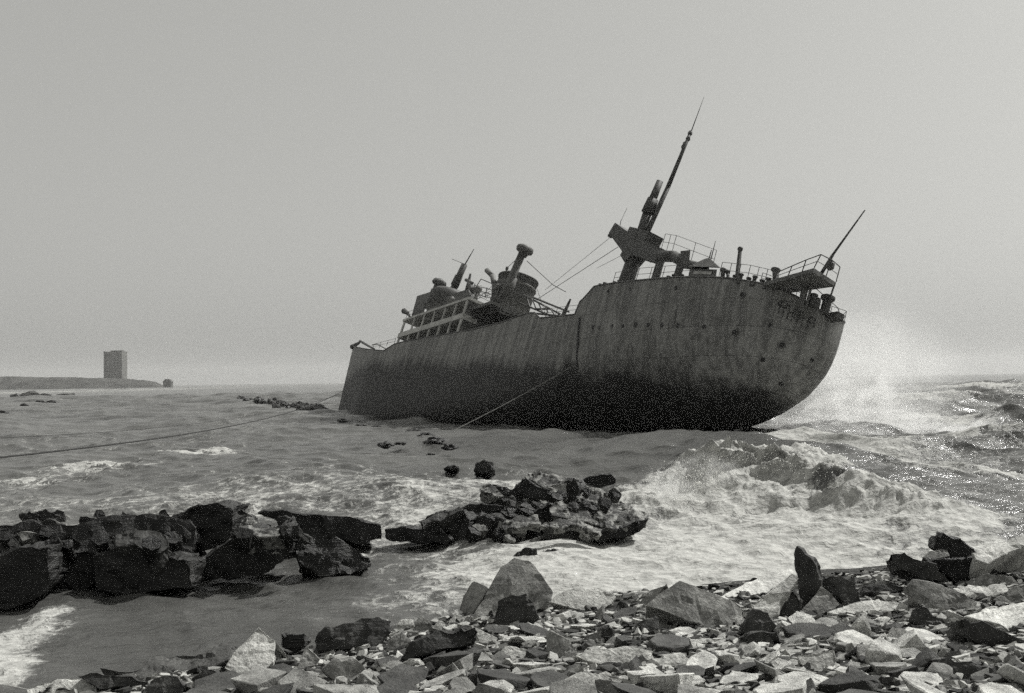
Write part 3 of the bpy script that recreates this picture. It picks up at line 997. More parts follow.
# ------------------------------------------------------------------ rocks
def rough_solid(bm, amp, cuts, seed, bevel=0.02):
    bmesh.ops.recalc_face_normals(bm, faces=bm.faces)
    if bevel:
        bmesh.ops.bevel(bm, geom=bm.edges[:], offset=bevel, segments=1, affect='EDGES', profile=0.6, clamp_overlap=True)
    bmesh.ops.triangulate(bm, faces=bm.faces)
    for _ in range(cuts):
        ed = bm.edges[:]
        ls = sorted(e.calc_length() for e in ed)
        lim = ls[-1] * 0.45
        bmesh.ops.subdivide_edges(bm, edges=[e for e in ed if e.calc_length() > lim], cuts=1, use_grid_fill=False)
        bmesh.ops.triangulate(bm, faces=bm.faces)
    so = Vector((seed * 3.1, seed * 1.7, seed * 0.9))
    bm.normal_update()
    for v in bm.verts:
        p = v.co
        d_ = noise.fractal(p * 1.6 + so, 0.9, 2.1, 4) * amp + (noise.cell(p * 4 + so) - .5) * amp * .5
        v.co = p + v.normal * d_
    return bm


def bm_obj(name, bm, mat, loc):
    me = bpy.data.meshes.new(name)
    bm.to_mesh(me)
    bm.free()
    me.materials.append(mat)
    o = bpy.data.objects.new(name, me)
    COL.objects.link(o)
    o.location = loc
    return o


ROCKS = []
_seed = [0]


def face_rock(pix, base, nrm, thick, mat, label, name='slab', back=None, amp=0.035, cuts=3, shrink=0.9, group=None, cat='rock', lumps=0):
    """A broken slab: its near face is the outline seen in the photo, laid on a plane of its own
    through the point under `base` (a pixel and a height or a distance), and given a real thickness."""
    _seed[0] += 1
    sd = _seed[0]
    rr_ = random.Random(sd)
    n = Vector(nrm).normalized()
    bpx, bpy_, bz = base
    o0 = ground(bpx, bpy_) if bz == 'g' else at_z(bpx, bpy_, bz)
    if mat in ('dark', 'wet', 'layer', 'reef', 'reefpale'):
        for _ in range(2):
            nx = []
            for (a_, b2) in zip(pix, pix[1:] + pix[:1]):
                ln = math.hypot(b2[0] - a_[0], b2[1] - a_[1])
                if ln < 5:
                    nx.append(a_)
                    continue
                j = rr_.gauss(0, .05 if mat == 'wet' else .085) * ln
                f2 = rr_.uniform(.35, .65)
                nx += [a_, (a_[0] + (b2[0] - a_[0]) * f2 - (b2[1] - a_[1]) / ln * j, a_[1] + (b2[1] - a_[1]) * f2 + (b2[0] - a_[0]) / ln * j)]
            pix = nx
    front = []
    for (u, v) in pix:
        r = ray(u, v)
        t_ = (o0 - EYE).dot(n) / r.dot(n)
        front.append(EYE + r * t_)
    c_ = sum(front, Vector()) / len(front)
    dirb = Vector(back).normalized() if back else -n
    bm = bmesh.new()
    fv = [bm.verts.new(p - o0) for p in front]
    bv = []
    for p in front:
        q = c_ + (p - c_) * (shrink + rr_.uniform(-.08, .06)) + dirb * thick * rr_.uniform(.88, 1.1)
        bv.append(bm.verts.new(q - o0))
    k = len(fv)
    bm.faces.new(fv)
    bm.faces.new(bv[::-1])
    for i in range(k):
        bm.faces.new((fv[i], bv[i], bv[(i + 1) % k], fv[(i + 1) % k]))
    sz = max((p - c_).length for p in front)
    rough_solid(bm, amp, cuts, sd, min(0.016, sz * 0.02))
    o = bm_obj(name, bm, M[mat], o0)
    tag(o, label, cat, group)
    ROCKS.append((o, c_.copy(), label))
    return o


CAMN = (0, -1, 0.1)
# --- left reef: black wet blocks (near face, height of the foot)
reef_left = [
    ([(-14, 523), (30, 520), (100, 517), (190, 519), (200, 535), (190, 556), (-14, 560)], (90, 560, .15), (0, -1, .6), 1.6, 'wet', 'long low black ledge under the heap of small stones on the left reef'),
    ([(-14, 556), (20, 547), (49, 546), (51, 580), (30, 604), (-14, 612)], (20, 604, -.1), (0.1, -1, .05), 1.6, 'wet', 'big flat topped black block at the left end of the reef'),
    ([(52, 566), (64, 547), (92, 551), (100, 578), (84, 596), (56, 592)], (75, 590, -.1), (.1, -1, .3), 1.3, 'wet', 'squat black boulder with a pale sloping top right of the left end block'),
    ([(92, 556), (112, 547), (160, 551), (190, 560), (193, 588), (140, 596), (98, 590)], (140, 590, -.1), (0, -1, .1), 1.7, 'wet', 'wide black block under the grey wedge top in the left reef'),
    ([(181, 543), (180, 524), (186, 509), (204, 504), (232, 506), (234, 520), (228, 546), (200, 552)], (205, 560, .0), (-.05, -1, .05), 1.5, 'wet', 'tallest squarish black boulder standing up in the left reef'),
    ([(196, 560), (232, 536), (275, 534), (285, 522), (292, 530), (290, 556), (270, 573), (220, 580), (196, 578)], (245, 575, -.1), (.05, -1, .0), 1.5, 'wet', 'long undercut black block with a bright edge in front of the tallest reef boulder'),
    ([(258, 513), (282, 509), (330, 515), (382, 523), (383, 540), (360, 545), (325, 536), (290, 530)], (360, 545, -.05), (.1, -1, .15), 1.3, 'wet', 'long tapering black slab reaching right at the back of the left reef'),
    ([(296, 552), (312, 527), (332, 535), (352, 545), (372, 556), (371, 566), (352, 574), (318, 577), (298, 566)], (335, 572, -.1), (.15, -1, .5), .9, 'wet', 'rounded black boulder with bright rims at the right tip of the left reef'),
    ([(0, 545), (14, 534), (40, 534), (52, 540), (50, 550), (0, 556)], (30, 550, .55), (0, -1, 1.2), .8, 'reef', 'low sloping grey slab lying behind the left end block'),
    ([(114, 534), (130, 527), (168, 534), (170, 546), (118, 548)], (140, 548, .75), (0, -1, 1.6), .7, 'reef', 'tilted grey wedge of rock on top of the left reef'),
    ([(228, 518), (242, 508), (256, 514), (258, 528), (234, 530)], (245, 530, .6), (.1, -1, .8), .7, 'reefpale', 'pale triangular stone beside the tallest reef boulder'),
    ([(234, 532), (268, 526), (290, 524), (286, 534), (240, 538)], (262, 536, .75), (.1, -1, 2.4), .5, 'reefpale', 'bright ledge on top of the long undercut black block'),
    ([(288, 545), (298, 532), (306, 536), (300, 553), (290, 556)], (296, 556, .2), (.3, -1, .4), .6, 'reef', 'narrow rock wedged left of the rounded black boulder'),
]
for r_ in reef_left:
    face_rock(*r_, amp=.07, name='reef_boulder')
small = 0
rs = random.Random(21)
for k in range(46):
    u = rs.uniform(-8, 195)
    v = rs.uniform(513, 545) if u < 185 else rs.uniform(515, 530)
    if k > 38:
        u, v = rs.uniform(235, 300), rs.uniform(520, 535)
    w_, h_ = rs.uniform(5, 14), rs.uniform(4, 9)
    kn = rs.randint(5, 7)
    pix = [(u + w_ * math.cos(2 * math.pi * i / kn + .4) * rs.uniform(.75, 1.15), v - h_ * math.sin(2 * math.pi * i / kn + .4) * rs.uniform(.7, 1.15)) for i in range(kn)]
    tone = 'wet' if rs.random() < .6 else ('reef' if rs.random() < .75 else 'reefpale')
    word = {'wet': 'black', 'reef': 'dark grey', 'reefpale': 'pale'}[tone]
    zone = 'between the left end block and the tallest reef boulder' if u < 190 else 'on the long undercut reef block'
    face_rock(pix, (u, v + h_, .75 if v > 530 else .5), (rs.uniform(-.4, .4), -1, rs.uniform(.2, 1.0)), rs.uniform(.3, .7), tone, 'small %s stone heaped %s' % (word, zone), name='reef_stone', amp=.04, cuts=2, group='small %s stones heaped %s' % (word, zone))

# --- middle reef: tilted strata, dark faces, bright dip slopes
mid = [
    ([(384, 529), (400, 526), (440, 526), (452, 540), (446, 546), (400, 543), (386, 538)], (420, 545, -.05), (-.1, -1, .1), 1.2, 'wet', 'long low black slab at the left end of the middle reef'),
    ([(418, 522), (440, 512), (460, 508), (470, 518), (474, 536), (458, 543), (436, 526)], (455, 543, -.05), (-.3, -1, .2), 1.2, 'wet', 'black block with a grey sloping top beside the long low slab'),
    ([(419, 521), (432, 514), (458, 507), (464, 511), (440, 521), (422, 527)], (440, 525, .45), (-.2, -1, 1.6), .4, 'reef', 'thin grey slab leaning on the black block in the middle reef'),
    ([(474, 530), (475, 514), (498, 514), (512, 523), (510, 530), (496, 541), (478, 540)], (495, 541, 0), (-.1, -1, .05), 1.0, 'wet', 'square black block at the near edge of the middle reef'),
    ([(457, 508), (482, 503), (505, 505), (530, 512), (524, 518), (475, 514)], (495, 518, .35), (-.1, -1, .3), 1.1, 'wet', 'black ledge above the square block in the middle reef'),
    ([(496, 543), (500, 530), (520, 524), (540, 526), (544, 538), (520, 542)], (520, 543, .0), (0, -1, .6), .9, 'reef', 'dark grey hump right of the square black block'),
    ([(500, 522), (520, 516), (538, 514), (540, 525), (520, 528), (504, 530)], (520, 529, .42), (-.1, -1, 1.8), .2, 'reefpale', 'bright dip slope above the dark grey hump'),
    ([(541, 538), (543, 526), (565, 522), (590, 526), (598, 536), (580, 544), (552, 546)], (570, 546, -.05), (.05, -1, .25), 1.1, 'layer', 'striped layered block at the near right of the middle reef'),
    ([(538, 525), (562, 518), (580, 520), (604, 528), (600, 536), (570, 525)], (570, 535, .42), (.1, -1, 2.0), .18, 'reefpale', 'ragged bright slope above the striped layered block'),
    ([(592, 538), (600, 530), (622, 526), (650, 518), (648, 524), (628, 538), (600, 545)], (615, 543, .12), (.1, -1, .1), 1.0, 'wet', 'low black edge at the right tip of the middle reef'),
    ([(602, 518), (612, 504), (632, 505), (650, 512), (649, 520), (626, 529), (606, 528)], (626, 530, .42), (.1, -1, 1.6), .3, 'reefpale', 'speckled pale ledge at the right tip of the middle reef'),
    ([(548, 506), (562, 499), (590, 510), (606, 520), (602, 528), (580, 521), (552, 516)], (580, 523, .5), (.15, -1, 1.5), .22, 'reefpale', 'mottled pale dip slope in the centre of the middle reef'),
    ([(534, 512), (548, 500), (570, 508), (578, 516), (560, 520), (540, 518)], (556, 520, .5), (0, -1, .1), .8, 'wet', 'black fault face behind the mottled pale slope'),
    ([(510, 490), (522, 477), (545, 488), (560, 498), (548, 506), (528, 497), (514, 496)], (535, 505, .45), (-.1, -1, .2), 1.2, 'wet', 'black overhanging block at the upper left of the middle reef'),
    ([(523, 476), (530, 472), (556, 471), (570, 480), (560, 486), (545, 488)], (546, 488, .8), (0, -1, 1.5), .8, 'reefpale', 'bright broken crown on the top of the middle reef'),
    ([(546, 489), (552, 482), (566, 483), (567, 498), (556, 499)], (557, 500, .5), (.1, -1, .5), .7, 'grey', 'square grey stone set in the middle reef'),
    ([(566, 500), (567, 484), (574, 478), (580, 490), (574, 502)], (571, 502, .4), (-.4, -1, .1), .8, 'wet', 'narrow black cleft block right of the square grey stone'),
    ([(572, 488), (580, 482), (606, 494), (608, 502), (590, 506), (574, 500)], (590, 506, .3), (.1, -1, 1.4), .6, 'reefpale', 'pale ridge sloping right behind the cleft block'),
    ([(577, 483), (590, 476), (612, 473), (616, 480), (615, 492), (604, 495), (590, 488)], (606, 494, .1), (.0, -1, .1), 1.3, 'wet', 'dark rounded boulder with a lit top at the far right of the reef'),
    ([(478, 497), (482, 486), (494, 485), (512, 493), (530, 500), (520, 504), (490, 500)], (500, 502, .3), (-.1, -1, .3), 1.0, 'wet', 'black tongue of rock with a pale skin left of the overhanging block'),
    ([(466, 489), (476, 484), (498, 482), (500, 486), (470, 491)], (482, 491, .0), (0, -1, .4), .8, 'reef', 'thin low ledge awash at the upper left of the reef'),
    ([(478, 488), (486, 484), (510, 490), (522, 496), (505, 496), (485, 492)], (500, 497, .5), (-.1, -1, 2.2), .4, 'reefpale', 'pale wet skin of rock left of the overhanging block'),
    ([(440, 510), (443, 504), (447, 507), (446, 512)], (443, 512, 0), (0, -1, .2), .4, 'wet', 'tiny black knob beside the middle reef'),
    ([(540, 552), (548, 548), (568, 553), (560, 560), (548, 560)], (555, 560, -.1), (0, -1, .4), .7, 'wet', 'small dark rock awash in front of the middle reef'),
    ([(508, 560), (520, 550), (536, 549), (540, 560), (528, 566)], (524, 566, -.1), (0, -1, .4), .7, 'reef', 'small cracked rock awash behind the big triangular slab'),
    ([(474, 471), (477, 463), (484, 460), (492, 463), (495, 471)], (484, 471, -.1), (0, -1, .4), 1.0, 'wet', 'rounded black rock alone in the water beyond the middle reef'),
    ([(443, 468), (450, 465), (459, 466), (459, 469)], (451, 469, -.1), (0, -1, .4), .9, 'wet', 'low black rock awash left of the lone rounded rock'),
]
for r_ in mid:
    face_rock(*r_, amp=.075 if r_[4] != 'reefpale' else .06, name='reef_boulder', cuts=3)
# broken bits over the middle reef
for k in range(60):
    u = rs.uniform(470, 640)
    lo_ = np.interp(u, [470, 520, 560, 610, 640], [505, 478, 474, 486, 508])
    hi_ = np.interp(u, [470, 520, 560, 610, 640], [540, 540, 540, 532, 522])
    v = rs.uniform(lo_, hi_)
    w_, h_ = rs.uniform(4, 11), rs.uniform(2, 5)
    kn = rs.randint(5, 7)
    pix = [(u + w_ * math.cos(2 * math.pi * i / kn + .4) * rs.uniform(.7, 1.2), v + u * 0 + w_ * math.cos(2 * math.pi * i / kn + .4) * .3 - h_ * math.sin(2 * math.pi * i / kn + .4) * rs.uniform(.7, 1.2)) for i in range(kn)]
    tone = 'wet' if rs.random() < .5 else ('reef' if rs.random() < .4 else 'reefpale')
    word = {'wet': 'black', 'reef': 'dark grey', 'reefpale': 'pale'}[tone]
    zt2 = float(np.interp(v, [475, 500, 540], [.85, .6, .15]))
    face_rock(pix, (u, v + h_, zt2), (rs.uniform(-.3, .5), -1, rs.uniform(.3, 1.6)), rs.uniform(.25, .6), tone, 'small %s broken rock on the tilted strata of the middle reef' % word, name='reef_stone', amp=.05, cuts=2, group='small %s rocks on the middle reef' % word)

# --- far rocks
def lump_rock(p, sx, sy, sz, mat, label, name='boulder', group=None, sub=2):
    _seed[0] += 1
    bm = bmesh.new()
    bmesh.ops.create_icosphere(bm, subdivisions=sub, radius=1)
    so = Vector((_seed[0] * 2.3, 1.1, _seed[0] * .7))
    for v in bm.verts:
        d_ = 1 + .55 * noise.fractal(v.co * 1.4 + so, 1, 2, 3)
        v.co = Vector((v.co.x * sx * d_, v.co.y * sy * d_, v.co.z * sz * d_))
    o = bm_obj(name, bm, M[mat], p)
    return tag(o, label, 'rock', group)


for (u, v, w_, h_, lab) in ((30, 394.5, 9, 3.0, 'largest of the black far rocks by the left headland'), (45, 396, 7, 2.0, 'flat black tail beside the largest far left rock'), (17, 396, 6, 2, 'low black rock left of the largest far left rock'), (40, 403, 6, 2.0, 'small black rock below the largest far left rock'), (51, 402.5, 5, 1.6, 'flat black rock below the flat tail far left'), (24, 406, 4, 1.8, 'tiny round black rock nearest of the far left group'), (2, 414, 7, 2.0, 'black rock at the left edge of the water below the far group'), (66, 394.5, 8, .9, 'thin dark reef awash right of the far left rocks')):
    p = at_z(u, v + h_ * .4, 0)
    s_ = p.y / F
    p.z += .25
    h_ *= 1.35
    lump_rock(p, w_ * s_, w_ * s_ * .8, h_ * s_, 'dark' if v < 396 else 'wet', lab)
for k in range(115):
    f_ = rs.random()
    u = 238 + f_ * 92
    v = np.interp(u, [238, 262, 290, 330], [399, 402.5, 406, 411]) + rs.uniform(-1.2, 1.8) * (1.8 if u > 275 else .8)
    p = at_z(u, v + 1, 0)
    s_ = p.y / F
    w_ = rs.uniform(1.8, 4.0)
    p.z = rs.uniform(.1, .55)
    lump_rock(p, w_ * s_, w_ * s_, w_ * s_ * rs.uniform(.6, .95), 'wet', 'black boulder in the long far line of rocks off the wreck bow', group='boulders in the far line off the wreck bow', sub=2)
for (u, v, w_, h_, lab) in ((345, 421, 8, 2, 'dark flat rock awash under the wreck bow'), (361, 426.5, 6, 1.2, 'thin rock awash right of the dark flat rock under the bow'), (376, 428, 5, 1.2, 'thin low rock farther right under the wreck bow'), (386, 446, 7, 3, 'pale topped rock in the water below the wreck'), (400, 445, 6, 1.6, 'low black tail of the pale topped rock below the wreck'), (414, 433, 7, 3, 'left black rock against the dark hull side'), (426, 437, 8, 4, 'tall black rock against the dark hull side'), (435, 442, 10, 4, 'broad dark rock where the pale rope meets the water'), (431, 457, 4, 1.8, 'tiny black rock in the glittering water below the rope'), (450, 448, 8, 3, 'dark rock right of where the pale rope meets the water')):
    p = at_z(u, v + h_ * .5, 0)
    s_ = p.y / F
    p.z += .14
    lump_rock(p, w_ * s_, w_ * s_ * .9, h_ * s_ * 1.15, 'wet', lab, sub=3)

# --- foreground slabs
G = 'g'
fg = [
    ([(712, 600), (745, 582), (790, 568), (800, 573), (770, 592), (745, 606)], (740, 606, .14), (.1, -1, 3.2), .3, 'pale', 'wide pale wet ledge sloping into foam by the blade shaped rock'),
    # big triangular slab group
    ([(470, 617), (482, 598), (501, 567), (514, 556), (534, 563), (554, 592), (548, 606), (520, 618), (486, 620)], (512, 616, G), (-.1, -1, .75), .35, 'grey', 'largest triangular grey slab standing upright on the shore'),
    ([(458, 610), (462, 596), (473, 580), (487, 587), (478, 605), (470, 618)], (470, 618, G), (-.5, -1, .5), .25, 'grey', 'narrow upright slab leaning left of the largest triangular slab'),
    ([(494, 622), (497, 600), (512, 594), (526, 594), (536, 610), (540, 620), (526, 628), (505, 628)], (515, 628, G), (.1, -1, .3), .45, 'layer', 'black ribbed block at the foot of the largest triangular slab'),
    ([(549, 602), (556, 594), (574, 588), (600, 588), (617, 596), (612, 604), (595, 613), (570, 608)], (590, 613, .16), (.1, -1, 1.1), .35, 'pale', 'pale rounded flat slab right of the largest triangular slab'),
    ([(645, 606), (658, 592), (680, 580), (704, 588), (735, 602), (743, 610), (742, 632), (715, 628), (690, 622), (660, 610)], (710, 630, G), (.1, -1, .62), .45, 'grey', 'broad grey pointed slab right of centre on the shore'),
    ([(634, 608), (650, 590), (668, 583), (660, 592), (648, 607)], (645, 608, G), (-.6, -1, .8), .3, 'grey', 'lighter left flank slab behind the broad pointed slab'),
    ([(750, 604), (770, 592), (792, 572), (800, 578), (790, 590), (781, 600), (778, 615), (764, 622)], (768, 622, G), (-.1, -1, .9), .3, 'pale', 'pale slab tilted against the blade shaped rock'),
    ([(781, 600), (793, 586), (805, 600), (800, 616), (780, 618)], (792, 618, G), (-.2, -1, .25), .35, 'dark', 'dark corner rock under the blade shaped rock'),
    ([(797, 545), (812, 558), (822, 578), (823, 590), (806, 612), (797, 604), (796, 570)], (808, 612, G), (-.35, -1, .1), .35, 'dark', 'tall dark blade shaped rock standing on end'),
    ([(798, 614), (810, 600), (821, 585), (834, 596), (842, 604), (830, 612), (812, 616)], (815, 616, G), (.1, -1, .7), .4, 'grey', 'grey triangular rock in front of the blade shaped rock'),
    ([(822, 578), (830, 574), (848, 578), (860, 592), (865, 604), (846, 606), (832, 596)], (850, 606, G), (.1, -1, .3), .5, 'dark', 'dark square slab right of the blade shaped rock'),
    ([(891, 553), (905, 551), (908, 554), (950, 580), (946, 587), (922, 583), (896, 570)], (935, 585, G), (-.1, -1, .3), .7, 'dark', 'dark tilted slab among the heap at the right'),
    ([(934, 549), (936, 535), (941, 537), (944, 532), (953, 538), (961, 538), (973, 549), (975, 557), (950, 558)], (955, 560, G), (-.1, -1, .1), .6, 'wet', 'jagged black rock topping the heap at the right'),
    ([(925, 566), (934, 558), (972, 557), (1002, 573), (984, 577), (962, 585), (940, 572)], (965, 585, G), (-.1, -1, .1), .7, 'wet', 'long black wedge under the jagged black rock'),
    ([(922, 557), (930, 551), (948, 550), (950, 556), (930, 560)], (935, 560, .75), (-.1, -1, 1.0), .4, 'grey', 'small grey stone wedged left of the jagged black rock'),
    ([(972, 553), (990, 545), (1032, 532), (1032, 545), (1010, 552), (988, 564), (976, 560)], (990, 566, .8), (.15, -1, 1.4), .6, 'pale', 'pale sloping slab at the right edge behind the heap'),
    ([(988, 566), (1008, 554), (1032, 545), (1032, 574), (1004, 573)], (1005, 575, G), (.1, -1, .2), .6, 'grey', 'grey face of rock below the pale sloping slab at the right edge'),
    ([(907, 586), (913, 580), (930, 582), (960, 592), (978, 602), (975, 612), (955, 613), (932, 612), (912, 600)], (945, 613, G), (-.1, -1, .7), .5, 'grey', 'rounded grey slab below the dark tilted slab'),
    ([(964, 582), (985, 573), (1012, 576), (1022, 588), (1000, 588), (970, 586)], (990, 589, G), (0, -1, .5), .5, 'grey', 'flat grey block below the long black wedge'),
    ([(955, 590), (968, 585), (1005, 584), (1010, 592), (980, 598), (962, 596)], (980, 598, G), (-.1, -1, 1.6), .3, 'pale', 'pale flat slab right of the rounded grey slab'),
    ([(993, 600), (1000, 594), (1014, 586), (1032, 582), (1032, 600), (1004, 606)], (1010, 606, G), (0, -1, .6), .5, 'grey', 'grey rounded rock at the right edge'),
    ([(964, 616), (985, 606), (1004, 604), (1032, 600), (1032, 626), (1010, 632), (1000, 624), (980, 620)], (1000, 634, G), (.15, -1, 1.7), .4, 'pale', 'large bright slab at the right edge of the shore'),
    ([(965, 618), (982, 620), (1002, 630), (1032, 640), (1032, 660), (1018, 656), (990, 648), (970, 636)], (990, 650, G), (.05, -1, .25), .6, 'dark', 'long dark slab edge below the large bright slab'),
    ([(908, 620), (912, 610), (920, 602), (928, 606), (942, 618), (962, 636), (966, 644), (945, 640), (930, 628)], (930, 630, G), (-.35, -1, .5), .3, 'dark', 'dark pointed slab leaning right in the right hand rubble'),
    ([(930, 660), (950, 656), (985, 657), (1000, 664), (1004, 680), (980, 686), (950, 674)], (965, 680, G), (0, -1, .4), .5, 'dark', 'flat topped dark slab low in the right hand rubble'),
    ([(826, 612), (850, 604), (880, 600), (910, 604), (906, 612), (870, 614), (840, 616)], (870, 616, G), (0, -1, 1.5), .3, 'pale', 'long pale flat ledge behind the right hand rubble'),
    ([(862, 586), (880, 584), (906, 585), (906, 590), (884, 596), (862, 596)], (884, 596, G), (0, -1, .6), .5, 'dark', 'dark flat slab with a bright edge left of the rounded grey slab'),
    ([(743, 632), (746, 620), (754, 610), (770, 612), (776, 625), (770, 634), (752, 638)], (760, 638, G), (0, -1, .3), .5, 'dark', 'dark squat rock right of the broad pointed slab'),
    ([(744, 636), (752, 630), (778, 630), (782, 640), (770, 648), (750, 646)], (765, 648, G), (.1, -1, .3), .4, 'dark', 'dark lumpy rock in the rubble below the squat rock'),
    ([(797, 655), (815, 652), (835, 648), (838, 660), (832, 672), (812, 672), (800, 664)], (820, 672, G), (-.1, -1, .9), .35, 'pale', 'pale block with a notched right end in the lower rubble'),
    ([(690, 640), (712, 636), (742, 638), (744, 645), (720, 648), (692, 646)], (715, 648, G), (0, -1, 1.3), .25, 'pale', 'flat pale slab just below the broad pointed slab'),
    ([(640, 666), (660, 655), (680, 652), (699, 660), (690, 665), (660, 670)], (670, 670, G), (0, -1, 1.5), .25, 'pale', 'pale diamond shaped slab in the lower centre rubble'),
    ([(570, 655), (590, 648), (630, 646), (655, 650), (650, 660), (620, 668), (590, 662)], (615, 668, G), (0, -1, 1.1), .35, 'pale', 'long pale boat shaped slab in the centre rubble'),
    ([(545, 658), (546, 634), (551, 631), (570, 640), (578, 652), (562, 660), (552, 652)], (558, 661, G), (-.2, -1, .6), .3, 'grey', 'grey upright stone left of the boat shaped slab'),
    ([(492, 656), (506, 644), (528, 650), (530, 656), (514, 662)], (512, 662, G), (0, -1, 1.2), .3, 'pale', 'bright kite shaped slab in the centre rubble'),
    ([(550, 626), (560, 632), (586, 642), (580, 648), (562, 640), (548, 632)], (570, 646, G), (.3, -1, .8), .25, 'grey', 'thin grey plank shaped stone slanting above the boat shaped slab'),
    ([(582, 640), (586, 634), (602, 630), (602, 640), (588, 645)], (592, 645, G), (0, -1, .4), .35, 'grey', 'small squared grey stone above the boat shaped slab'),
    ([(602, 641), (604, 628), (610, 624), (616, 640)], (608, 642, G), (.2, -1, .3), .3, 'dark', 'small dark upright wedge right of the squared grey stone'),
    ([(618, 636), (640, 620), (655, 612), (658, 628), (640, 634)], (640, 637, G), (.1, -1, .5), .35, 'dark', 'dark triangular slab left below the broad pointed slab'),
    ([(560, 680), (580, 671), (606, 673), (628, 678), (612, 690), (576, 688)], (590, 690, G), (0, -1, 1.2), .3, 'pale', 'pale blunt slab at the bottom centre of the rubble'),
    ([(586, 682), (600, 678), (630, 684), (640, 696), (590, 700)], (610, 700, G), (0, -1, .4), .4, 'grey', 'grey block at the bottom edge below the pale blunt slab'),
    # left of centre
    ([(390, 668), (404, 652), (430, 635), (462, 624), (476, 626), (478, 640), (462, 648), (430, 652), (408, 664)], (430, 664, G), (.15, -1, .35), .5, 'dark', 'long dark curved slab left of the largest triangular slab'),
    ([(470, 624), (482, 630), (498, 638), (496, 646), (480, 642)], (486, 646, G), (.4, -1, .8), .3, 'pale', 'pale stone at the right end of the long dark curved slab'),
    ([(394, 630), (402, 620), (412, 620), (416, 631), (404, 634)], (404, 634, G), (0, -1, .8), .35, 'pale', 'small bright rock above the long dark curved slab'),
    ([(412, 630), (420, 615), (432, 622), (434, 632), (420, 633)], (422, 634, G), (.1, -1, .5), .35, 'grey', 'grey pyramid stone between two bright stones'),
    ([(432, 628), (440, 620), (446, 624), (444, 632)], (438, 632, G), (.1, -1, .7), .3, 'pale', 'small bright stone right of the grey pyramid stone'),
    ([(446, 622), (456, 612), (468, 618), (466, 624), (452, 624)], (456, 625, G), (0, -1, .9), .3, 'pale', 'pale flat stone at the waterline left of the narrow upright slab'),
    ([(316, 654), (314, 640), (325, 627), (346, 622), (372, 618), (392, 620), (390, 632), (378, 646), (345, 650)], (345, 654, G), (.1, -1, .4), .6, 'layer', 'black layered ledge at the waterline left of centre'),
    ([(388, 638), (402, 632), (412, 640), (400, 652), (384, 652)], (398, 652, G), (.1, -1, .6), .35, 'grey', 'grey rounded stone right of the black layered ledge'),
    ([(322, 670), (334, 660), (352, 656), (368, 668), (366, 680), (340, 684)], (345, 684, G), (0, -1, .5), .5, 'grey', 'grey domed stone right of the white tilted slab'),
    ([(296, 670), (302, 652), (308, 646), (322, 658), (318, 666)], (308, 672, G), (.3, -1, .6), .35, 'grey', 'grey wedge stone between the white slab and the domed stone'),
    ([(222, 668), (232, 652), (258, 625), (276, 640), (274, 662), (252, 680), (236, 674)], (248, 682, G), (.12, -1, 1.0), .45, 'pale', 'bright white tilted slab standing in the left foreground'),
    ([(228, 640), (232, 630), (250, 625), (256, 628), (240, 645)], (236, 646, G), (0, -1, .3), .4, 'wet', 'dark rock behind the bright white tilted slab'),
    ([(280, 645), (282, 634), (304, 634), (305, 646), (295, 655), (284, 650)], (292, 656, G), (0, -1, .2), .45, 'wet', 'dark square rock right of the bright white tilted slab'),
    ([(276, 640), (292, 660), (290, 662), (276, 648)], (286, 663, G), (.5, -1, .4), .3, 'grey', 'thin leaning splinter against the bright white tilted slab'),
    ([(100, 668), (150, 660), (200, 655), (238, 648), (232, 660), (190, 672), (130, 680)], (160, 678, G), (0, -1, 2.6), .4, 'dark', 'wide flat grey ledge at the waterline in the left foreground'),
    ([(190, 680), (204, 668), (212, 668), (222, 678), (214, 690)], (205, 690, G), (0, -1, .4), .4, 'dark', 'dark stone between the flat ledge and the white tilted slab'),
    ([(20, 692), (38, 682), (64, 677), (96, 680), (98, 696), (20, 702)], (60, 700, G), (0, -1, 1.2), .4, 'pale', 'pale smooth slab in the bottom left corner'),
    ([(34, 694), (46, 684), (64, 686), (76, 698)], (52, 700, G), (0, -1, .3), .3, 'dark', 'dark hollowed stone in front of the pale corner slab'),
    ([(76, 676), (96, 671), (130, 672), (150, 680), (140, 694), (100, 690)], (110, 694, G), (0, -1, .5), .5, 'dark', 'dark broken ledge below the wide flat grey ledge'),
    ([(144, 690), (150, 680), (178, 674), (190, 684), (176, 698), (150, 700)], (165, 700, G), (0, -1, .5), .5, 'dark', 'dark rough rock at the bottom edge left of the white slab'),
    ([(196, 658), (206, 652), (236, 648), (240, 654), (220, 660)], (215, 660, G), (0, -1, .6), .4, 'wet', 'low black rock at the end of the wide flat ledge'),
]
for r_ in fg:
    face_rock(*r_, amp=.03 if r_[4] in ('pale', 'grey') else .05, name='slab', cuts=3)

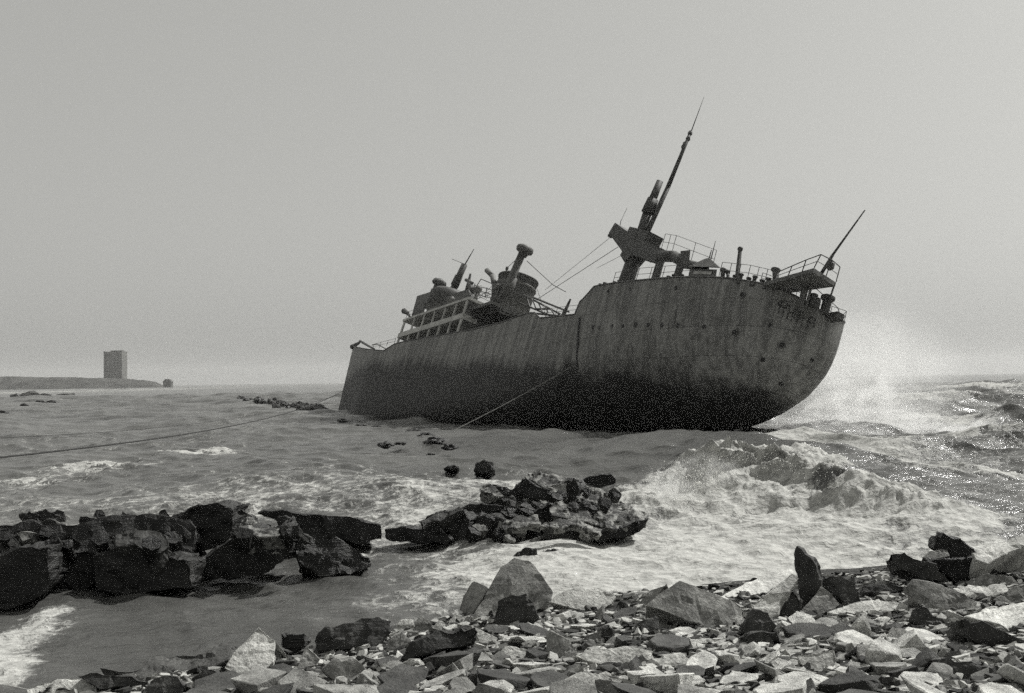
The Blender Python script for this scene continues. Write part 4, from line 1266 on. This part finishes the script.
# --- rubble: the stones one can count, then the grit between them
def stone_mesh(k):
    rr_ = random.Random(100 + k)
    kind = ('flat', 'blocky', 'rounded')[k % 3]
    bm = bmesh.new()
    kn = rr_.randint(4, 7)
    th = {'flat': .085, 'blocky': .2, 'rounded': .2}[kind] * rr_.uniform(.8, 1.3)
    el = rr_.uniform(.55, .95)
    pts = []
    for lev, (z, sc) in enumerate(((-th, rr_.uniform(.75, .95)), (th, 1.0 if kind != 'rounded' else .8))):
        for i in range(kn):
            a = 2 * math.pi * (i + rr_.uniform(-.28, .28)) / kn
            r = rr_.uniform(.4, .58) * sc
            pts.append(Vector((r * math.cos(a), r * math.sin(a) * el, z * rr_.uniform(.75, 1.1))))
    if kind == 'rounded':
        for i in range(6):
            a = rr_.uniform(0, 6.28)
            pts.append(Vector((.5 * math.cos(a), .5 * el * math.sin(a), rr_.uniform(-.1, .1))))
    vs = [bm.verts.new(p) for p in pts]
    res = bmesh.ops.convex_hull(bm, input=vs)
    bmesh.ops.delete(bm, geom=[g_ for g_ in res['geom_interior'] if isinstance(g_, bmesh.types.BMVert)], context='VERTS')
    bmesh.ops.dissolve_limit(bm, angle_limit=.15, verts=bm.verts[:], edges=bm.edges[:])
    rough_solid(bm, .022, 2, k + 500, .02)
    return bm, kind


TONES = {'pale': 'pale', 'grey': 'grey', 'dark': 'dark'}
protos = {}
for k in range(18):
    bm, kind = stone_mesh(k)
    for tone in TONES:
        me = bpy.data.meshes.new('stone')
        bm.to_mesh(me)
        me.materials.append(M[tone])
        protos.setdefault((kind, tone), []).append(me)
    bm.free()

POLYS = [r_[0] for r_ in fg]


def inside(u, v, pg):
    c = False
    for (x0, y0), (x1, y1) in zip(pg, pg[1:] + pg[:1]):
        if (y0 > v) != (y1 > v) and u < x0 + (v - y0) * (x1 - x0) / (y1 - y0):
            c = not c
    return c


rb = random.Random(77)
top_px = [(0, 700), (100, 690), (180, 680), (300, 658), (390, 648), (470, 628), (560, 618), (640, 612), (740, 622), (800, 605), (880, 590), (960, 590), (1024, 600)]
TPX, TPY = [p[0] for p in top_px], [p[1] for p in top_px]
cands = []
for k in range(3000):
    u = rb.uniform(-10, 1034)
    if u < 200 and rb.random() < .6:
        continue
    vt = float(np.interp(u, TPX, TPY))
    v = vt + (712 - vt) * rb.random() ** .85
    wpx = min(rb.lognormvariate(2.9, .55), 45) * (.6 + .5 * (v - 580) / 110)
    if any(inside(u + du * wpx, v - dv * wpx, pg) for pg in POLYS for du, dv in ((0, 0), (.4, .1), (-.4, .1), (0, .4))):
        continue
    p = ground(u, v)
    size = max(.14, wpx * (p - EYE).length / F)
    cands.append((size, u, v, p))
placed, keep = [], []
for c_ in sorted(cands, key=lambda q: -q[0]):
    s_, u, v, p = c_
    if all((p.x - q[3].x) ** 2 + (p.y - q[3].y) ** 2 > (.40 * (s_ + q[0])) ** 2 for q in keep):
        keep.append(c_)
    if len(keep) >= 285:
        break
CENT = [(o, project(c_), lab) for (o, c_, lab) in ROCKS if o.name.startswith('slab')]
named = {}
for s_, u, v, p in keep:
    kind = rb.choices(('flat', 'blocky', 'rounded'), (.76, .16, .08))[0]
    tone = rb.choices(('pale', 'grey', 'dark'), (.52, .16, .32) if (u > 520 or v < 655) else (.16, .26, .58))[0]
    o = bpy.data.objects.new('stone', rb.choice(protos[(kind, tone)]))
    COL.objects.link(o)
    o.location = (p.x, p.y, beach1(p.x, p.y) + s_ * {'flat': .15, 'blocky': .17, 'rounded': .18}[kind])
    tl = (.16 if rb.random() < .7 else .5) if kind == 'flat' else .3
    o.rotation_euler = (rb.gauss(0, tl), rb.gauss(0, tl), rb.uniform(0, 6.28))
    o.scale = (s_ * 1.2, s_ * 1.2, s_ * rb.uniform(.7, 1.1))
    near = min(CENT, key=lambda q: (q[1][0] - u) ** 2 + (2 * (q[1][1] - v)) ** 2)
    dx, dy = u - near[1][0], v - near[1][1]
    rel = 'below' if dy > abs(dx) * .5 else ('right of' if dx > 0 else 'left of')
    short = near[2]
    for cut in (' standing', ' right of', ' left of', ' leaning', ' at the', ' in the', ' on the', ' below', ' under', ' behind', ' between', ' above', ' with', ' against', ' among', ' in front', ' topping', ' wedged', ' beside', ' slanting', ' tilted against'):
        i_ = short.find(cut)
        if i_ > 8:
            short = short[:i_]
    tw = {'pale': 'pale', 'grey': 'mid grey', 'dark': 'dark'}[tone]
    lab = '%s %s stone in the rubble %s the %s' % (tw, kind if kind != 'blocky' else 'angular', rel, short)
    named.setdefault(lab, []).append((s_, o))
for lab, lst in named.items():
    for s_, o in lst:
        tag(o, lab, 'stone', lab.replace(' stone ', ' stones ', 1) if len(lst) > 1 else 'broken stones of the rubble shore')

# small stones nobody could count: one mesh
def merged_stones(n, mat, seed):
    r2 = random.Random(seed)
    src = []
    for k in range(24):
        rr_ = random.Random(900 + k)
        bm = bmesh.new()
        kn = rr_.randint(4, 7)
        th, el = rr_.uniform(.07, .2), rr_.uniform(.55, .95)
        vs = []
        for z, sc in ((-th, rr_.uniform(.8, 1.0)), (th, rr_.uniform(.8, 1.0))):
            for i in range(kn):
                aa = 2 * math.pi * (i + rr_.uniform(-.3, .3)) / kn
                q = rr_.uniform(.38, .58) * sc
                vs.append(bm.verts.new((q * math.cos(aa), q * math.sin(aa) * el, z * rr_.uniform(.7, 1.15))))
        res = bmesh.ops.convex_hull(bm, input=vs)
        bmesh.ops.delete(bm, geom=[g_ for g_ in res['geom_interior'] if isinstance(g_, bmesh.types.BMVert)], context='VERTS')
        bm.verts.index_update()
        src.append((np.array([v.co[:] for v in bm.verts]), [tuple(v.index for v in f_.verts) for f_ in bm.faces]))
        bm.free()
    V, Fc, off = [], [], 0
    for k in range(n):
        y = r2.uniform(5, 27) if k % 3 else r2.uniform(8, 18)
        x = r2.uniform(-.58, .58) * y
        ys = float(np.interp(x, SX, SY))
        if y > ys - r2.random() ** 2 * 2.2 - .2:
            continue
        s_ = min(r2.lognormvariate(-2.45, .5), .15)
        vv, ff = r2.choice(src)
        a = Matrix.Rotation(r2.uniform(0, 6.28), 3, 'Z') @ Matrix.Rotation(r2.gauss(0, .22 if k % 4 else .6), 3, 'X') @ Matrix.Rotation(r2.gauss(0, .22 if k % 4 else .6), 3, 'Y')
        w_ = vv @ np.array(a).T * s_ * 1.6 + np.array([x, y, 0])
        w_[:, 2] += s_ * .15
        V.append(w_)
        Fc += [tuple(i + off for i in f_) for f_ in ff]
        off += len(vv)
    V = np.concatenate(V)
    # seat every stone on the beach
    V[:, 2] += beach(V[:, 0], V[:, 1])
    me = bpy.data.meshes.new('rubble')
    me.from_pydata(V.tolist(), [], Fc)
    me.materials.append(mat)
    o = bpy.data.objects.new('rubble', me)
    COL.objects.link(o)
    return tag(o, None, None, None, 'stuff')


def grit_mat(name, lo, hi):
    t_ = NT(name)
    geo = t_.n('ShaderNodeNewGeometry').outputs['Random Per Island']
    tc_ = t_.n('ShaderNodeTexCoord').outputs['Object']
    n_ = t_.noise(tc_, 30, 4, .7)
    b_ = t_.math('MULTIPLY', t_.mix(t_.math('POWER', geo, 2.0), lo, hi), t_.mix(t_.ramp(n_, .3, .7), .7, 1.25))  # power skews stones dark, painting shade into the gaps between slabs
    return t_.bsdf(b_, .9, n_, .02, .6, .25)


M['rubble'] = grit_mat('small broken stones', .022, .5)
tag(merged_stones(30000, M['rubble'], 5), 'small broken stones packed between the slabs of the shore')

# ------------------------------------------------------------------ spray
def spray_mat(name, dens, scale, lo, hi, soft):
    t_ = NT(name)
    tc_ = t_.n('ShaderNodeTexCoord').outputs['Object']
    ln = t_.n('ShaderNodeVectorMath', {0: tc_}, operation='LENGTH').outputs['Value']
    n_ = t_.noise(tc_, scale, 5, .62, .5)
    n0 = t_.noise(tc_, scale * .45, 2, .5)
    edge = t_.ramp(t_.math('ADD', ln, t_.math('MULTIPLY', t_.math('SUBTRACT', n0, .5), 1.0)), soft, .98, 1.0, 0.0)
    d_ = t_.math('MULTIPLY', t_.math('MULTIPLY', edge, t_.ramp(n_, lo, hi)), dens)
    pv = t_.n('ShaderNodeVolumePrincipled', {'Color': (.97, .97, .96, 1), 'Density': d_, 'Anisotropy': .35})
    t_.t.links.new(pv.outputs[0], t_.out.inputs[1])
    return t_.m


def spray(p, r, mat, label, rot=(0, 0, 0)):
    bm = bmesh.new()
    bmesh.ops.create_icosphere(bm, subdivisions=3, radius=1)
    o = bm_obj('sea_spray', bm, mat, p)
    o.scale = r
    o.rotation_euler = rot
    return tag(o, label, None, None, 'stuff')


M['plume'] = spray_mat('drifting spray', 2.0, 2.8, .46, .72, .1)
M['mist'] = spray_mat('thin sea mist', .45, 1.6, .3, .75, .1)
M['burst'] = spray_mat('bursting spray', 1.4, 2.6, .36, .66, .1)
spray(at_d(832, 418, 84), (7.6, 4.5, 4.8), M['plume'], 'burst of spray thrown up beside the wreck stern', (0, RAD(-18), 0))
spray(at_d(865, 375, 92), (9.5, 5, 7.6), M['mist'], 'tall thin drift of spray right of the stern', (0, RAD(14), 0))
spray(at_d(895, 438, 80), (10.5, 6, 3.0), M['plume'], 'low bank of spray right of the wreck')
spray(at_d(672, 492, 33.5), (1.05, .9, .95), M['burst'], 'white spray exploding off the breaking crest')
spray(at_d(708, 470, 34.5), (1.3, .8, .65), M['burst'], 'spray along the top of the breaking crest')

# droplets above the crest
dr = random.Random(8)
V, Fc = [], []
for k in range(1100):
    if k < 800:
        u = dr.gauss(690, 22)
        v0 = 478 + (u - 690) * -.12
        v = v0 - abs(dr.gauss(0, 12)) + dr.uniform(0, 26)
        d_ = 33.6 + dr.gauss(0, .7)
        s_ = dr.lognormvariate(-4.6, .45)
    elif k < 1100:
        u = dr.uniform(690, 850)
        v = np.interp(u, [690, 735, 775, 850], [461, 455, 460, 483]) + dr.gauss(2, 4.5)
        d_ = np.interp(u, [690, 850], [34.5, 33]) + dr.gauss(0, .5)
        s_ = dr.lognormvariate(-4.7, .4)
    else:
        u = dr.gauss(840, 45)
        v = 440 - abs(dr.gauss(0, 26))
        d_ = 84 + dr.gauss(0, 3)
        s_ = dr.lognormvariate(-3.3, .4)
    p = at_d(u, v, d_)
    if p.z < .05:
        continue
    o_ = len(V)
    for q in ((1, 0, 0), (-1, 0, 0), (0, 1, 0), (0, -1, 0), (0, 0, 1), (0, 0, -1)):
        V.append((p.x + q[0] * s_, p.y + q[1] * s_, p.z + q[2] * s_))
    for f_ in ((0, 2, 4), (2, 1, 4), (1, 3, 4), (3, 0, 4), (2, 0, 5), (1, 2, 5), (3, 1, 5), (0, 3, 5)):
        Fc.append(tuple(o_ + i for i in f_))
me = bpy.data.meshes.new('sea_spray')
me.from_pydata(V, [], Fc)
M['drops'] = NT('water drops').bsdf(.8, .6)
me.materials.append(M['drops'])
o = bpy.data.objects.new('sea_spray', me)
COL.objects.link(o)
tag(o, 'flying droplets over the breaking waves', None, None, 'stuff')

# ------------------------------------------------------------------ haze
t = NT('sea haze')
pv = t.n('ShaderNodeVolumePrincipled', {'Color': (.995, .995, .985, 1), 'Density': .00012, 'Anisotropy': .33})
t.t.links.new(pv.outputs[0], t.out.inputs[1])
hz_ = MB().box((-9000, -300, -9), (9000, 5200, 75)).build('haze', t.m)
tag(hz_, 'pale sea haze', None, None, 'stuff')

# ------------------------------------------------------------------ light
SUN_EL, SUN_AZ = RAD(50), RAD(58)   # azimuth to the right of the view
sd = Vector((math.sin(SUN_AZ) * math.cos(SUN_EL), math.cos(SUN_AZ) * math.cos(SUN_EL), math.sin(SUN_EL)))
sl = bpy.data.lights.new('sun', 'SUN')
sl.energy = 4.7
sl.angle = RAD(0.8)
sl.color = (1, .99, .96)
so_ = bpy.data.objects.new('sun', sl)
COL.objects.link(so_)
so_.rotation_euler = sd.to_track_quat('Z', 'Y').to_euler()
wd = bpy.data.worlds.new('World')
SC.world = wd
wd.use_nodes = True
nt = wd.node_tree
bg = nt.nodes['Background']
sky = nt.nodes.new('ShaderNodeTexSky')
sky.sky_type = 'NISHITA'
sky.sun_disc = False
sky.sun_elevation = SUN_EL
sky.sun_rotation = SUN_AZ
sky.dust_density = 4.0
bw = nt.nodes.new('ShaderNodeRGBToBW')
cc = nt.nodes.new('ShaderNodeCombineColor')
mu = nt.nodes.new('ShaderNodeMath')
mu.operation = 'MULTIPLY'
mu.inputs[1].default_value = .955
nt.links.new(sky.outputs[0], bw.inputs[0])
veil = nt.nodes.new('ShaderNodeMix')
veil.data_type = 'FLOAT'
veil.inputs[0].default_value = .55
veil.inputs[3].default_value = 4.6
nt.links.new(bw.outputs[0], veil.inputs[2])
bw = veil
nt.links.new(bw.outputs[0], cc.inputs[0])
nt.links.new(bw.outputs[0], cc.inputs[1])
nt.links.new(bw.outputs[0], mu.inputs[0])
nt.links.new(mu.outputs[0], cc.inputs[2])
nt.links.new(cc.outputs[0], bg.inputs[0])
bg.inputs[1].default_value = .112

SC.view_settings.view_transform = 'Standard'
SC.view_settings.look = 'None'
SC.view_settings.exposure = 0
SC.view_settings.gamma = 1
SC.render.engine = 'CYCLES'
SC.cycles.use_denoising = False
SC.cycles.max_bounces = 6
SC.cycles.diffuse_bounces = 2
SC.cycles.glossy_bounces = 2
SC.cycles.volume_bounces = 3
SC.cycles.volume_step_rate = 2.0
SC.cycles.volume_max_steps = 128
SC.cycles.use_adaptive_sampling = True
SC.cycles.adaptive_min_samples = 44
SC.cycles.adaptive_threshold = 0.6
SC.cycles.pixel_filter_type = 'BLACKMAN_HARRIS'
